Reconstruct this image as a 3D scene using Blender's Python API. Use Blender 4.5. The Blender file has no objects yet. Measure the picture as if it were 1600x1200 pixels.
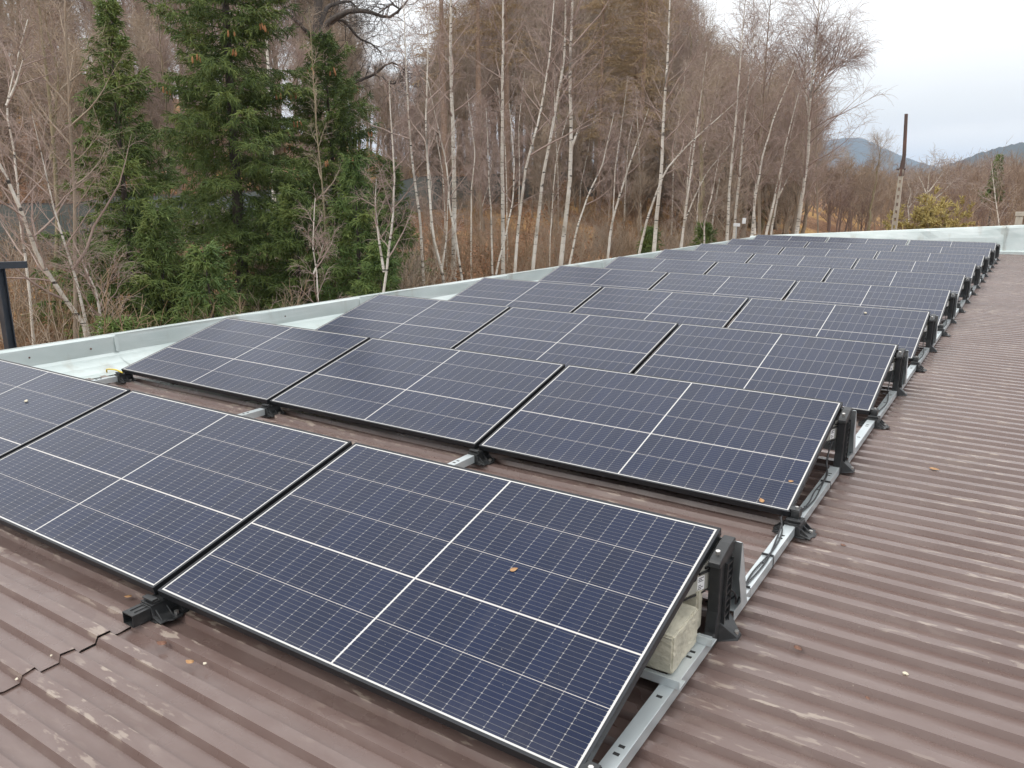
import bpy, bmesh, math, random
import numpy as np
from mathutils import Matrix, Vector

# ------------------------------------------------------------------ camera, sky, sun, exposure
SC = bpy.context.scene
COL = SC.collection
CAM = np.array([0.7814, -1.5164, 1.5467])
CROT = (math.radians(76.035), math.radians(-0.177), math.radians(32.892))
FPX = 1236.04                                   # focal length in pixels of a 1600 px wide frame
cam_data = bpy.data.cameras.new('camera')
cam_data.sensor_width = 36.0
cam_data.lens = FPX / 1600 * 36.0
cam_data.clip_start = 0.05
cam_data.clip_end = 30000
cam = bpy.data.objects.new('camera', cam_data)
cam.location = CAM
cam.rotation_euler = CROT
COL.objects.link(cam)
SC.camera = cam
CM = np.array(Matrix.Identity(3) if False else cam.rotation_euler.to_matrix())

SUN_EL, SUN_AZ = math.radians(42), math.radians(205)   # azimuth measured from +Y, clockwise
world = bpy.data.worlds.new('World')
SC.world = world
world.use_nodes = True
wn, wl = world.node_tree.nodes, world.node_tree.links
wn.clear()
w_out = wn.new('ShaderNodeOutputWorld')
w_bg = wn.new('ShaderNodeBackground')
w_bg.inputs['Strength'].default_value = 0.1
w_sky = wn.new('ShaderNodeTexSky')
w_sky.sky_type = 'NISHITA'
w_sky.sun_disc = False
w_sky.sun_elevation = SUN_EL
w_sky.sun_rotation = SUN_AZ
w_tc = wn.new('ShaderNodeTexCoord')
w_sep = wn.new('ShaderNodeSeparateXYZ')
wl.new(w_tc.outputs['Generated'], w_sep.inputs[0])
# cloud deck: brightness by elevation, broken up by a wide flat noise
w_map = wn.new('ShaderNodeMapping')
w_map.inputs['Scale'].default_value = (1.6, 1.6, 7.0)
wl.new(w_tc.outputs['Generated'], w_map.inputs[0])
w_noise = wn.new('ShaderNodeTexNoise')
w_noise.inputs['Scale'].default_value = 1.7
w_noise.inputs['Detail'].default_value = 5
w_noise.inputs['Roughness'].default_value = 0.5
wl.new(w_map.outputs[0], w_noise.inputs['Vector'])
w_ns = wn.new('ShaderNodeMath'); w_ns.operation = 'MULTIPLY_ADD'
w_ns.inputs[1].default_value = 0.11; w_ns.inputs[2].default_value = -0.055
wl.new(w_noise.outputs['Fac'], w_ns.inputs[0])
w_add = wn.new('ShaderNodeMath'); w_add.operation = 'ADD'
wl.new(w_sep.outputs['Z'], w_add.inputs[0]); wl.new(w_ns.outputs[0], w_add.inputs[1])
w_ramp = wn.new('ShaderNodeValToRGB')
er = w_ramp.color_ramp
er.interpolation = 'B_SPLINE'
er.elements[0].position = 0.0; er.elements[0].color = (1.0, 0.95, 0.89, 1)
er.elements[1].position = 1.0; er.elements[1].color = (1.05, 1.05, 1.05, 1)
for pos, c in ((0.044, (0.97, 0.93, 0.88)), (0.060, (0.81, 0.79, 0.77)), (0.084, (0.81, 0.80, 0.775)),
               (0.115, (0.87, 0.86, 0.84)), (0.16, (0.97, 0.96, 0.94)), (0.30, (1.04, 1.04, 1.03))):
    e = er.elements.new(pos); e.color = (*c, 1)
wl.new(w_add.outputs[0], w_ramp.inputs[0])
# overcast: the zenith is brighter than the horizon
w_zen = wn.new('ShaderNodeMapRange')
w_zen.inputs['From Min'].default_value = 0.25; w_zen.inputs['From Max'].default_value = 0.9
w_zen.inputs['To Min'].default_value = 10.0; w_zen.inputs['To Max'].default_value = 17.0
wl.new(w_sep.outputs['Z'], w_zen.inputs[0])
w_mul = wn.new('ShaderNodeVectorMath'); w_mul.operation = 'SCALE'
wl.new(w_ramp.outputs[0], w_mul.inputs[0]); wl.new(w_zen.outputs[0], w_mul.inputs['Scale'])
w_mix = wn.new('ShaderNodeMix'); w_mix.data_type = 'RGBA'
w_mix.inputs[0].default_value = 0.93
wl.new(w_sky.outputs[0], w_mix.inputs[6]); wl.new(w_mul.outputs[0], w_mix.inputs[7])
wl.new(w_mix.outputs[2], w_bg.inputs['Color'])
wl.new(w_bg.outputs[0], w_out.inputs[0])

sun_data = bpy.data.lights.new('sun', 'SUN')
sun_data.energy = 0.9
sun_data.angle = math.radians(25)
sun_data.color = (1.0, 0.96, 0.9)
sun = bpy.data.objects.new('sun', sun_data)
sun.rotation_euler = (math.pi / 2 - SUN_EL, 0, math.pi - SUN_AZ)
COL.objects.link(sun)

SC.view_settings.view_transform = 'Standard'
SC.view_settings.look = 'None'
SC.view_settings.exposure = 0.45
SC.view_settings.gamma = 1.0
SC.view_settings.use_curve_mapping = False
SC.cycles.use_denoising = True
SC.cycles.max_bounces = 6
SC.cycles.diffuse_bounces = 3
SC.cycles.glossy_bounces = 3

HAZE = 0.00016
rng = np.random.default_rng(7)
random.seed(7)

# ------------------------------------------------------------------ helpers: pixels of the photograph to places
def ray(px, py):
    d = CM @ np.array([(px - 800) / FPX, -(py - 600) / FPX, -1.0])
    return d / math.hypot(d[0], d[1])           # unit horizontal length
def at(px, py, dist):                           # the point seen at that pixel at that horizontal distance
    return CAM + ray(px, py) * dist
def on_z(px, py, z):
    d = ray(px, py)
    return CAM + d * ((z - CAM[2]) / d[2])

# ------------------------------------------------------------------ helpers: meshes
class MB:
    """collects polygons, then links them as ONE mesh object"""
    def __init__(self): self.v = []; self.f = []; self.n = 0; self.uv = None
    def add(self, verts, faces):
        self.v.append(np.asarray(verts, float)); self.f.append([[i + self.n for i in f] for f in faces]); self.n += len(verts)
        return self
    def box(self, lo, hi, M=None):
        (a, b, c), (d, e, f) = lo, hi
        v = np.array([(a,b,c),(d,b,c),(d,e,c),(a,e,c),(a,b,f),(d,b,f),(d,e,f),(a,e,f)], float)
        if M is not None: v = v @ np.array(M.to_3x3()).T + np.array(M.translation)
        return self.add(v, [(0,3,2,1),(4,5,6,7),(0,1,5,4),(1,2,6,5),(2,3,7,6),(3,0,4,7)])
    def prism(self, prof, axis, a, b):
        """closed 2-D profile swept from a to b along an axis (0, 1 or 2)"""
        prof = list(prof); n = len(prof); o = [i for i in range(3) if i != axis]
        vs = []
        for s in (a, b):
            for p in prof:
                q = [0, 0, 0]; q[axis] = s; q[o[0]] = p[0]; q[o[1]] = p[1]; vs.append(q)
        fs = [list(range(n))[::-1], [n + i for i in range(n)]] + [(i, (i+1) % n, n + (i+1) % n, n + i) for i in range(n)]
        return self.add(vs, fs)
    def cyl(self, p0, p1, r0, r1=None, n=12):
        r1 = r0 if r1 is None else r1
        p0 = np.array(p0, float); p1 = np.array(p1, float); d = (p1 - p0) / np.linalg.norm(p1 - p0)
        u = np.cross(d, (0, 0, 1.0) if abs(d[2]) < .9 else (1.0, 0, 0)); u /= np.linalg.norm(u); w = np.cross(d, u)
        vs = [p + r * (math.cos(2*math.pi*i/n) * u + math.sin(2*math.pi*i/n) * w) for p, r in ((p0, r0), (p1, r1)) for i in range(n)]
        return self.add(vs, [list(range(n))[::-1], [n+i for i in range(n)]] + [(i, (i+1) % n, n+(i+1) % n, n+i) for i in range(n)])
    def build(self, name, mat, parent=None, bevel=0.0, smooth=False):
        me = bpy.data.meshes.new(name)
        me.from_pydata(np.concatenate(self.v).tolist(), [], [f for c in self.f for f in c])
        bm = bmesh.new(); bm.from_mesh(me)
        bmesh.ops.recalc_face_normals(bm, faces=bm.faces)
        if bevel:
            es = [e for e in bm.edges if len(e.link_faces) == 2 and e.calc_face_angle(0) > .5]
            bmesh.ops.bevel(bm, geom=es, offset=bevel, segments=2, affect='EDGES', profile=.5, clamp_overlap=True)
        bm.to_mesh(me); bm.free()
        (me.shade_smooth if smooth else me.shade_flat)()
        return link(name, me, mat, parent)

def link(name, me, mat, parent=None):
    if mat is not None and not me.materials: me.materials.append(mat)
    o = bpy.data.objects.new(name, me)
    COL.objects.link(o)
    if parent is not None: o.parent = parent
    return o
def empty(name, loc=(0, 0, 0), rot=(0, 0, 0)):
    o = bpy.data.objects.new(name, None); COL.objects.link(o)
    o.empty_display_size = .1; o.location = loc; o.rotation_euler = rot
    return o
def tag(o, label=None, cat=None, group=None, kind=None):
    for k, v in (('label', label), ('category', cat), ('group', group), ('kind', kind)):
        if v: o[k] = v
    return o
KIDS = {}
def copy_tree(o, parent=None):
    c = o.copy(); COL.objects.link(c); c.parent = parent
    for ch in list(o.children): copy_tree(ch, c)
    return c
def fast_mesh(name, V, Q, n=4):
    """verts [n,3] and faces [m,n] straight into a smooth mesh"""
    me = bpy.data.meshes.new(name)
    V = np.ascontiguousarray(V, np.float32); Q = np.ascontiguousarray(Q, np.int32)
    me.vertices.add(len(V)); me.vertices.foreach_set('co', V.ravel())
    me.loops.add(Q.size); me.loops.foreach_set('vertex_index', Q.ravel())
    me.polygons.add(len(Q)); me.polygons.foreach_set('loop_start', np.arange(0, Q.size, n, dtype=np.int32))
    me.update(calc_edges=True)
    return me

# tubes: polylines P [N,K,3] with radii R [N,K] -> verts, quads
def tubes(P, R, sides=3):
    N, K, _ = P.shape
    T = np.gradient(P, axis=1); T /= np.linalg.norm(T, axis=2, keepdims=True) + 1e-9
    ref = np.where(np.abs(T[:, :1, 2:3]) < .8, np.array([0, 0, 1.0]), np.array([1.0, 0, 0]))
    U = np.cross(T, np.broadcast_to(ref, T.shape)); U /= np.linalg.norm(U, axis=2, keepdims=True) + 1e-9
    W = np.cross(T, U)
    a = np.arange(sides) * 2 * math.pi / sides
    V = P[:, :, None] + R[:, :, None, None] * (np.cos(a)[:, None] * U[:, :, None] + np.sin(a)[:, None] * W[:, :, None])
    idx = np.arange(N * K * sides).reshape(N, K, sides); nx = np.roll(idx, -1, 2)
    Q = np.stack([idx[:, :-1], nx[:, :-1], nx[:, 1:], idx[:, 1:]], -1).reshape(-1, 4)
    return V.reshape(-1, 3), Q
class TB:
    """collects tubes"""
    def __init__(self): self.V = []; self.Q = []; self.n = 0
    def add(self, P, r0, r1=None, sides=3):
        P = np.asarray(P, float)
        if P.ndim == 2: P = P[None]
        if len(P) == 0: return self
        r0 = np.broadcast_to(np.asarray(r0, float), (len(P),)); r1 = r0 * .3 if r1 is None else np.broadcast_to(np.asarray(r1, float), (len(P),))
        t = np.linspace(0, 1, P.shape[1])
        V, Q = tubes(P, r0[:, None] * (1 - t) + r1[:, None] * t, sides)
        self.V.append(V); self.Q.append(Q + self.n); self.n += len(V)
        return self
    def radii(self, P, R, sides=3):
        V, Q = tubes(np.asarray(P, float), np.asarray(R, float), sides)
        self.V.append(V); self.Q.append(Q + self.n); self.n += len(V)
        return self
    def mesh(self, name): return fast_mesh(name, np.concatenate(self.V), np.concatenate(self.Q))

def nrm(a): return a / (np.linalg.norm(a, axis=-1, keepdims=True) + 1e-9)
def spawn(P, n, t0, t1, ang, length, K, up=0.0, wig=.12, g=rng, flat=False, jit=.25):
    """n children on every polyline of P; length is a number or a function of t"""
    N, K0, _ = P.shape
    t = t0 + (t1 - t0) * (np.arange(n)[None] + g.random((N, n))) / n
    s = t * (K0 - 1); i = np.minimum(s.astype(int), K0 - 2); f = (s - i)[..., None]
    ar = np.arange(N)[:, None]
    pos = P[ar, i] * (1 - f) + P[ar, i + 1] * f
    tan = nrm(P[ar, i + 1] - P[ar, i])
    if flat:                                     # children left and right of the parent, near its own plane
        side = np.cross(tan, np.array([0, 0, 1.0])); side = nrm(side) * np.where((np.arange(n) % 2)[None, :, None], 1, -1)
        perp = nrm(side + g.normal(0, .25, side.shape) + np.array([0, 0, -.25]))
    else:
        az = (np.arange(n)[None] * 2.4 + g.random((N, 1)) * 6.28 + g.normal(0, .5, (N, n)))
        ref = np.where(np.abs(tan[..., 2:3]) < .9, np.array([0, 0, 1.0]), np.array([1.0, 0, 0]))
        u = nrm(np.cross(tan, ref)); w = np.cross(tan, u)
        perp = np.cos(az)[..., None] * u + np.sin(az)[..., None] * w
    a = (ang * (1 + g.normal(0, .2, t.shape)))[..., None]
    d = nrm(np.cos(a) * tan + np.sin(a) * perp)
    L = (length(t) if callable(length) else length * np.ones_like(t)) * np.exp(g.normal(0, jit, t.shape))
    pts = [pos]
    for k in range(K - 1):
        pts.append(pts[-1] + d * (L / (K - 1))[..., None])
        d = nrm(d + g.normal(0, wig, d.shape) + np.array([0, 0, up]))
    return np.stack(pts, 2).reshape(N * n, K, 3), t.ravel(), L.ravel()

# ------------------------------------------------------------------ helpers: materials
MATS = {}
def mat(name, color, rough=.6, metal=0.0, spec=.5, noise=None, bump=None):
    """noise = (scale xyz, colour 2, lo, hi), bump = (scale, strength, distance)"""
    m = bpy.data.materials.new(name); m.use_nodes = True
    nt = m.node_tree; b = nt.nodes['Principled BSDF']
    b.inputs['Base Color'].default_value = (*color, 1); b.inputs['Roughness'].default_value = rough
    b.inputs['Metallic'].default_value = metal; b.inputs['Specular IOR Level'].default_value = spec
    tc = nt.nodes.new('ShaderNodeTexCoord')
    if noise:
        mp = nt.nodes.new('ShaderNodeMapping'); mp.inputs['Scale'].default_value = noise[0]
        nt.links.new(tc.outputs['Object'], mp.inputs[0])
        nz = nt.nodes.new('ShaderNodeTexNoise'); nz.inputs['Scale'].default_value = 1; nz.inputs['Detail'].default_value = 4
        nt.links.new(mp.outputs[0], nz.inputs['Vector'])
        mr = nt.nodes.new('ShaderNodeMapRange'); mr.inputs['From Min'].default_value = noise[2]; mr.inputs['From Max'].default_value = noise[3]
        nt.links.new(nz.outputs['Fac'], mr.inputs[0])
        mx = nt.nodes.new('ShaderNodeMix'); mx.data_type = 'RGBA'
        mx.inputs[6].default_value = (*color, 1); mx.inputs[7].default_value = (*noise[1], 1)
        nt.links.new(mr.outputs[0], mx.inputs[0]); nt.links.new(mx.outputs[2], b.inputs['Base Color'])
    if bump:
        nb = nt.nodes.new('ShaderNodeTexNoise'); nb.inputs['Scale'].default_value = bump[0]; nb.inputs['Detail'].default_value = 4
        nt.links.new(tc.outputs['Object'], nb.inputs['Vector'])
        bp = nt.nodes.new('ShaderNodeBump'); bp.inputs['Strength'].default_value = bump[1]; bp.inputs['Distance'].default_value = bump[2]
        nt.links.new(nb.outputs['Fac'], bp.inputs['Height']); nt.links.new(bp.outputs[0], b.inputs['Normal'])
    MATS[name] = m
    return m

class NT:
    """small helper for math node chains"""
    def __init__(self, m): self.nt = m.node_tree
    def m(self, op, a, b=None, c=None):
        n = self.nt.nodes.new('ShaderNodeMath'); n.operation = op
        for i, x in enumerate((a, b, c)):
            if x is None: continue
            if isinstance(x, (int, float)): n.inputs[i].default_value = x
            else: self.nt.links.new(x, n.inputs[i])
        return n.outputs[0]
    def mix(self, fac, a, b):
        n = self.nt.nodes.new('ShaderNodeMix'); n.data_type = 'RGBA'
        for i, x in ((0, fac), (6, a), (7, b)):
            if isinstance(x, tuple): n.inputs[i].default_value = (*x, 1)
            elif isinstance(x, (int, float)): n.inputs[i].default_value = x
            else: self.nt.links.new(x, n.inputs[i])
        return n.outputs[2]
    def noise(self, vec, scale, detail=3, sc=None):
        if sc is not None:
            mp = self.nt.nodes.new('ShaderNodeMapping'); mp.inputs['Scale'].default_value = sc
            self.nt.links.new(vec, mp.inputs[0]); vec = mp.outputs[0]
        n = self.nt.nodes.new('ShaderNodeTexNoise'); n.inputs['Scale'].default_value = scale; n.inputs['Detail'].default_value = detail
        self.nt.links.new(vec, n.inputs['Vector']); return n.outputs['Fac']
    def rng(self, x, a, b, c=0.0, d=1.0):
        n = self.nt.nodes.new('ShaderNodeMapRange')
        for i, v in ((1, a), (2, b), (3, c), (4, d)): n.inputs[i].default_value = v
        self.nt.links.new(x, n.inputs[0]); return n.outputs[0]

PL, PW, PH = 1.754, 1.096, 0.030                # a solar panel: length, width, frame height
GAP, PITCH, SKEW, TILT, LOW = 0.0268, 2.030, 0.0175, math.radians(14.95), 0.1
LIP, MAR, CGAP, RGAP, TGAP = 0.011, 0.0068, 0.0064, 0.0022, 0.0068

def panel_material():
    m = bpy.data.materials.new('solar_cells'); m.use_nodes = True
    nt = m.node_tree; b = nt.nodes['Principled BSDF']; k = NT(m)
    uv = nt.nodes.new('ShaderNodeUVMap'); sp = nt.nodes.new('ShaderNodeSeparateXYZ'); nt.links.new(uv.outputs[0], sp.inputs[0])
    u, v = sp.outputs[0], sp.outputs[1]         # metres from the lower left corner of the glass
    UL, VL = PL - 2*LIP, PW - 2*LIP
    # margins and centre gap
    cw = (UL - 2*MAR - CGAP) / 24
    rh = (VL - 2*MAR - TGAP - 3*RGAP) / 5
    um = k.m('SUBTRACT', UL/2 - MAR, k.m('ABSOLUTE', k.m('SUBTRACT', u, UL/2)))       # distance inside the cell field
    vm = k.m('SUBTRACT', VL/2 - MAR, k.m('ABSOLUTE', k.m('SUBTRACT', v, VL/2)))
    border = k.m('LESS_THAN', k.m('MINIMUM', um, vm), 0.0)
    uc = k.m('ABSOLUTE', k.m('SUBTRACT', u, UL/2))
    centre = k.m('LESS_THAN', uc, CGAP/2)
    cu = k.m('DIVIDE', k.m('SUBTRACT', uc, CGAP/2), cw)
    fu = k.m('FRACT', cu)
    du = k.m('MULTIPLY', k.m('MINIMUM', fu, k.m('SUBTRACT', 1.0, fu)), cw)             # distance to the nearest column gap
    vt = MAR + 2*rh + RGAP                      # start of the wide gap
    thick = k.m('LESS_THAN', k.m('ABSOLUTE', k.m('SUBTRACT', v, vt + TGAP/2)), TGAP/2)
    above = k.m('GREATER_THAN', v, vt + TGAP/2)
    vv = k.m('SUBTRACT', k.m('SUBTRACT', v, MAR), k.m('MULTIPLY', above, TGAP - RGAP))
    fv = k.m('MULTIPLY', k.m('FRACT', k.m('DIVIDE', vv, rh + RGAP)), rh + RGAP)        # metres inside the row
    thin = k.m('GREATER_THAN', fv, rh)
    bb = k.m('FRACT', k.m('DIVIDE', fv, rh/11))
    db = k.m('MULTIPLY', k.m('ABSOLUTE', k.m('SUBTRACT', bb, 0.5)), rh/11)             # distance to the nearest busbar
    bus = k.m('LESS_THAN', db, 0.00050)
    colm = k.m('LESS_THAN', du, 0.00085)
    pad = k.m('MULTIPLY', k.m('LESS_THAN', du, 0.0028), k.m('LESS_THAN', db, 0.0013))
    white = k.m('MAXIMUM', k.m('MAXIMUM', border, centre), k.m('MAXIMUM', thick, thin))
    tc = nt.nodes.new('ShaderNodeTexCoord'); ob = tc.outputs['Object']
    info = nt.nodes.new('ShaderNodeObjectInfo')
    # cells: slight change of tone from cell to cell, fine grain, soft dust film
    cid = nt.nodes.new('ShaderNodeCombineXYZ')
    nt.links.new(k.m('FLOOR', k.m('DIVIDE', k.m('SUBTRACT', u, MAR), cw)), cid.inputs[0])
    nt.links.new(k.m('FLOOR', k.m('DIVIDE', vv, rh + RGAP)), cid.inputs[1]); nt.links.new(info.outputs['Random'], cid.inputs[2])
    wn_ = nt.nodes.new('ShaderNodeTexWhiteNoise'); nt.links.new(cid.outputs[0], wn_.inputs['Vector'])
    cell = k.mix(wn_.outputs['Value'], (0.0036, 0.0082, 0.030), (0.0050, 0.0112, 0.040))
    grain = k.rng(k.noise(ob, 420, 2), .35, .75)
    cell = k.mix(k.m('MULTIPLY', grain, .30), cell, (0.019, 0.030, 0.066))
    c = k.mix(k.m('MULTIPLY', bus, .5), cell, (0.27, 0.265, 0.245))
    c = k.mix(k.m('MULTIPLY', colm, .45), c, (0.36, 0.35, 0.335))
    c = k.mix(k.m('MULTIPLY', pad, .7), c, (0.42, 0.41, 0.39))
    c = k.mix(white, c, (0.56, 0.55, 0.53))
    rowtint = k.m('MULTIPLY', k.m('MULTIPLY', thin, k.m('LESS_THAN', border, .5)), .55)
    c = k.mix(rowtint, c, (0.40, 0.35, 0.32))
    shift = nt.nodes.new('ShaderNodeVectorMath'); shift.operation = 'ADD'
    rv = nt.nodes.new('ShaderNodeVectorMath'); rv.operation = 'SCALE'; rv.inputs[0].default_value = (31, 17, 5)
    nt.links.new(info.outputs['Random'], rv.inputs['Scale'])
    nt.links.new(ob, shift.inputs[0]); nt.links.new(rv.outputs[0], shift.inputs[1])
    dust = k.rng(k.noise(shift.outputs[0], 2.2, 6),   .35, .75, .004, .032)
    dust = k.m('ADD', dust, k.rng(k.noise(shift.outputs[0], 1, 4, (26, 2.2, 1)), .56, .74, 0, .035))   # run-off streaks down the slope
    low = k.rng(v, 0.0, .10, .06, 0.0)          # dirt washed down to the lower frame
    c = k.mix(k.m('ADD', dust, low), c, (0.22, 0.20, 0.18))
    speck = k.m('GREATER_THAN', k.noise(shift.outputs[0], 130, 1), .80)
    c = k.mix(k.m('MULTIPLY', speck, .5), c, (0.4, 0.38, 0.34))
    nt.links.new(c, b.inputs['Base Color'])
    b.inputs['Roughness'].default_value = .16
    nt.links.new(k.rng(dust, .004, .032, .14, .26), b.inputs['Roughness'])
    b.inputs['IOR'].default_value = 1.45
    b.inputs['Specular IOR Level'].default_value = .11
    b.inputs['Sheen Weight'].default_value = .30; b.inputs['Sheen Roughness'].default_value = .45; b.inputs['Sheen Tint'].default_value = (.80, .83, .85, 1)   # dust film: paler at a grazing view
    return m

def roof_material(name, seed):
    m = bpy.data.materials.new(name); m.use_nodes = True
    nt = m.node_tree; b = nt.nodes['Principled BSDF']; k = NT(m)
    tc = nt.nodes.new('ShaderNodeTexCoord')
    mp = nt.nodes.new('ShaderNodeMapping'); mp.inputs['Location'].default_value = (seed, seed*1.7, 0)
    nt.links.new(tc.outputs['Object'], mp.inputs[0]); P = mp.outputs[0]
    base = k.mix(k.rng(k.noise(P, 1.1, 5), .3, .7), (0.122, 0.081, 0.070), (0.166, 0.119, 0.106))
    base = k.mix(k.rng(k.noise(P, 14, 5, (.35, 1, 1)), .45, .75, 0, .45), base, (0.205, 0.158, 0.142))      # chalked paint, streaked along the ribs
    base = k.mix(k.rng(k.noise(P, 3.0, 4, (.5, 1.6, 1)), .55, .75, 0, .4), base, (0.092, 0.050, 0.040))  # damp brown patches
    sz = nt.nodes.new('ShaderNodeSeparateXYZ'); nt.links.new(tc.outputs['Object'], sz.inputs[0])
    top = k.rng(sz.outputs[2], -.006, -.001, .12, 1.0)   # feet scuff the rib tops, hardly the pans
    sc = k.m('MULTIPLY', k.rng(k.noise(P, 26, 10, (.42, 1.5, 1)), .545, .60), k.rng(k.noise(P, 1.5, 3), .45, .57))
    sc = k.m('MULTIPLY', sc, top)
    base = k.mix(k.m('MULTIPLY', sc, .45), base, (0.47, 0.40, 0.325))                                     # dried mud and scuffs
    fl = k.m('GREATER_THAN', k.noise(P, 70, 2), .785)
    base = k.mix(k.m('MULTIPLY', fl, .5), base, (0.55, 0.48, 0.40))
    nt.links.new(base, b.inputs['Base Color'])
    nt.links.new(k.rng(k.noise(P, 6, 4), .3, .7, .22, .38), b.inputs['Roughness'])
    b.inputs['Specular IOR Level'].default_value = .5
    bp = nt.nodes.new('ShaderNodeBump'); bp.inputs['Strength'].default_value = .14; bp.inputs['Distance'].default_value = .004
    nt.links.new(k.noise(P, 18, 4, (.3, 1, 1)), bp.inputs['Height']); nt.links.new(bp.outputs[0], b.inputs['Normal'])
    return m

def birch_material():
    m = bpy.data.materials.new('birch_bark'); m.use_nodes = True
    nt = m.node_tree; b = nt.nodes['Principled BSDF']; k = NT(m)
    tc = nt.nodes.new('ShaderNodeTexCoord'); P = tc.outputs['Object']
    c = k.mix(k.rng(k.noise(P, 3, 3), .3, .7), (0.70, 0.67, 0.61), (0.46, 0.41, 0.34))
    c = k.mix(k.rng(k.noise(P, 1, 4, (4, 4, 20)), .58, .66), c, (0.045, 0.04, 0.036))
    c = k.mix(k.rng(k.noise(P, 1, 2, (2, 2, 1.2)), .60, .68, 0, .8), c, (0.10, 0.085, 0.07))
    nt.links.new(c, b.inputs['Base Color']); b.inputs['Roughness'].default_value = .75
    return m

def leafy_material(name, stops, scale, rough=.6, trans=0.0):
    m = bpy.data.materials.new(name); m.use_nodes = True
    nt = m.node_tree; b = nt.nodes['Principled BSDF']; k = NT(m)
    tc = nt.nodes.new('ShaderNodeTexCoord'); P = tc.outputs['Object']
    f = k.m('ADD', k.m('MULTIPLY', k.noise(P, scale, 2), .6), k.m('MULTIPLY', k.noise(P, scale*9, 2), .4))
    r = nt.nodes.new('ShaderNodeValToRGB'); e = r.color_ramp
    e.elements[0].position = .36; e.elements[0].color = (*stops[0], 1); e.elements[1].position = .64; e.elements[1].color = (*stops[-1], 1)
    for i, s in enumerate(stops[1:-1]):
        q = e.elements.new(.36 + .28 * (i + 1) / (len(stops) - 1)); q.color = (*s, 1)
    nt.links.new(f, r.inputs[0]); nt.links.new(r.outputs[0], b.inputs['Base Color'])
    b.inputs['Roughness'].default_value = rough; b.inputs['Specular IOR Level'].default_value = .3
    return m

M_CELL = panel_material()
M_FRAME = mat('black_anodised', (0.030, 0.032, 0.036), .38, .6)
M_ROOF1 = roof_material('brown_roof_paint', 0); M_ROOF2 = roof_material('brown_roof_paint_other', 11.3)
M_GALV = mat('galvanised_steel', (0.60, 0.64, 0.65), .33, .5, noise=((9, 3, 9), (0.50, 0.55, 0.56), .35, .7), bump=(25, .12, .002))
M_FLASH = mat('zinc_flashing', (0.58, 0.635, 0.62), .38, .40, noise=((1.5, 1.2, 6), (0.47, 0.535, 0.52), .4, .7), bump=(3.5, .30, .02))
def dirty(m, scale, lo, hi, amount, col):
    nt = m.node_tree; b = nt.nodes['Principled BSDF']; k = NT(m); src = b.inputs['Base Color'].links[0].from_socket
    tc = nt.nodes.new('ShaderNodeTexCoord'); f = k.rng(k.noise(tc.outputs['Object'], 1, 6, scale), lo, hi, 0, amount)
    nt.links.new(k.mix(f, src, col), b.inputs['Base Color'])
dirty(M_FLASH, (5, 5, 1.2), .56, .72, .55, (0.36, 0.34, 0.29))
dirty(M_FLASH, (1.1, .7, 9), .55, .62, .4, (0.74, 0.78, 0.77))
M_BLACK = mat('black_plastic', (0.018, 0.019, 0.020), .42, noise=((30, 30, 30), (0.045, 0.045, 0.045), .5, .8), bump=(90, .2, .002))
M_RUBBER = mat('cable_sheath', (0.022, 0.022, 0.024), .5)
M_YELLOW = mat('yellow_sheath', (0.65, 0.50, 0.04), .45)
M_BOLT = mat('stainless', (0.62, 0.60, 0.57), .3, .9)
M_DARKSLOT = mat('dark_slot', (0.012, 0.012, 0.012), .7)
M_CONC = mat('ballast_concrete', (0.50, 0.47, 0.37), .9, noise=((14, 14, 14), (0.36, 0.34, 0.27), .42, .68), bump=(55, .7, .006))
M_OPT = mat('optimizer_casing', (0.42, 0.42, 0.37), .5, .3, noise=((40, 6, 40), (0.36, 0.36, 0.32), .4, .7))
M_STICK = mat('white_sticker', (0.80, 0.80, 0.80), .5)
M_INK = mat('sticker_ink', (0.10, 0.10, 0.11), .6)
M_LEAF = mat('dry_leaf', (0.33, 0.17, 0.07), .7, noise=((60, 60, 60), (0.45, 0.27, 0.13), .4, .7))
M_RLEAF = mat('red_dry_leaf', (0.13, 0.055, 0.033), .7, noise=((60, 60, 60), (0.20, 0.10, 0.06), .4, .7))
M_CRUMB = mat('pale_crumb', (0.62, 0.56, 0.44), .9, bump=(90, .6, .004))
M_WALL = mat('grey_render', (0.36, 0.35, 0.33), .9, noise=((2, 2, 1), (0.27, 0.26, 0.25), .4, .7))
M_STEEL = mat('dark_painted_steel', (0.030, 0.038, 0.050), .5, .2, noise=((8, 8, 2), (0.075, 0.075, 0.08), .5, .75))
M_RUST = mat('rusty_steel', (0.085, 0.058, 0.050), .75, noise=((6, 6, 1.5), (0.19, 0.085, 0.055), .45, .7))
M_POLE = mat('pole_concrete', (0.46, 0.42, 0.35), .9, noise=((9, 9, 2), (0.34, 0.30, 0.25), .4, .7))
M_NET = mat('green_grey_netting', (0.125, 0.155, 0.150), .9, noise=((.5, .8, .5), (0.165, 0.172, 0.155), .4, .7))
M_WBOX = mat('white_enamel', (0.72, 0.74, 0.75), .4)
M_BIRCH = birch_material()
M_TWIG = mat('birch_twigs', (0.29, 0.215, 0.185), .8, noise=((1.2, 1.2, 1.2), (0.40, 0.31, 0.265), .4, .65))
M_PALE = mat('pale_twigs', (0.36, 0.30, 0.26), .85)
M_BARE = mat('bare_twigs', (0.29, 0.228, 0.175), .85, noise=((.6, .6, .6), (0.42, 0.335, 0.25), .4, .65))
M_BARK = mat('brown_bark', (0.22, 0.175, 0.13), .9, noise=((8, 8, 2), (0.31, 0.25, 0.19), .4, .65), bump=(30, .5, .02))
M_MOSS = mat('mossy_bark', (0.23, 0.20, 0.115), .9, noise=((6, 6, 1.5), (0.31, 0.26, 0.17), .4, .65), bump=(30, .5, .02))
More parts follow.
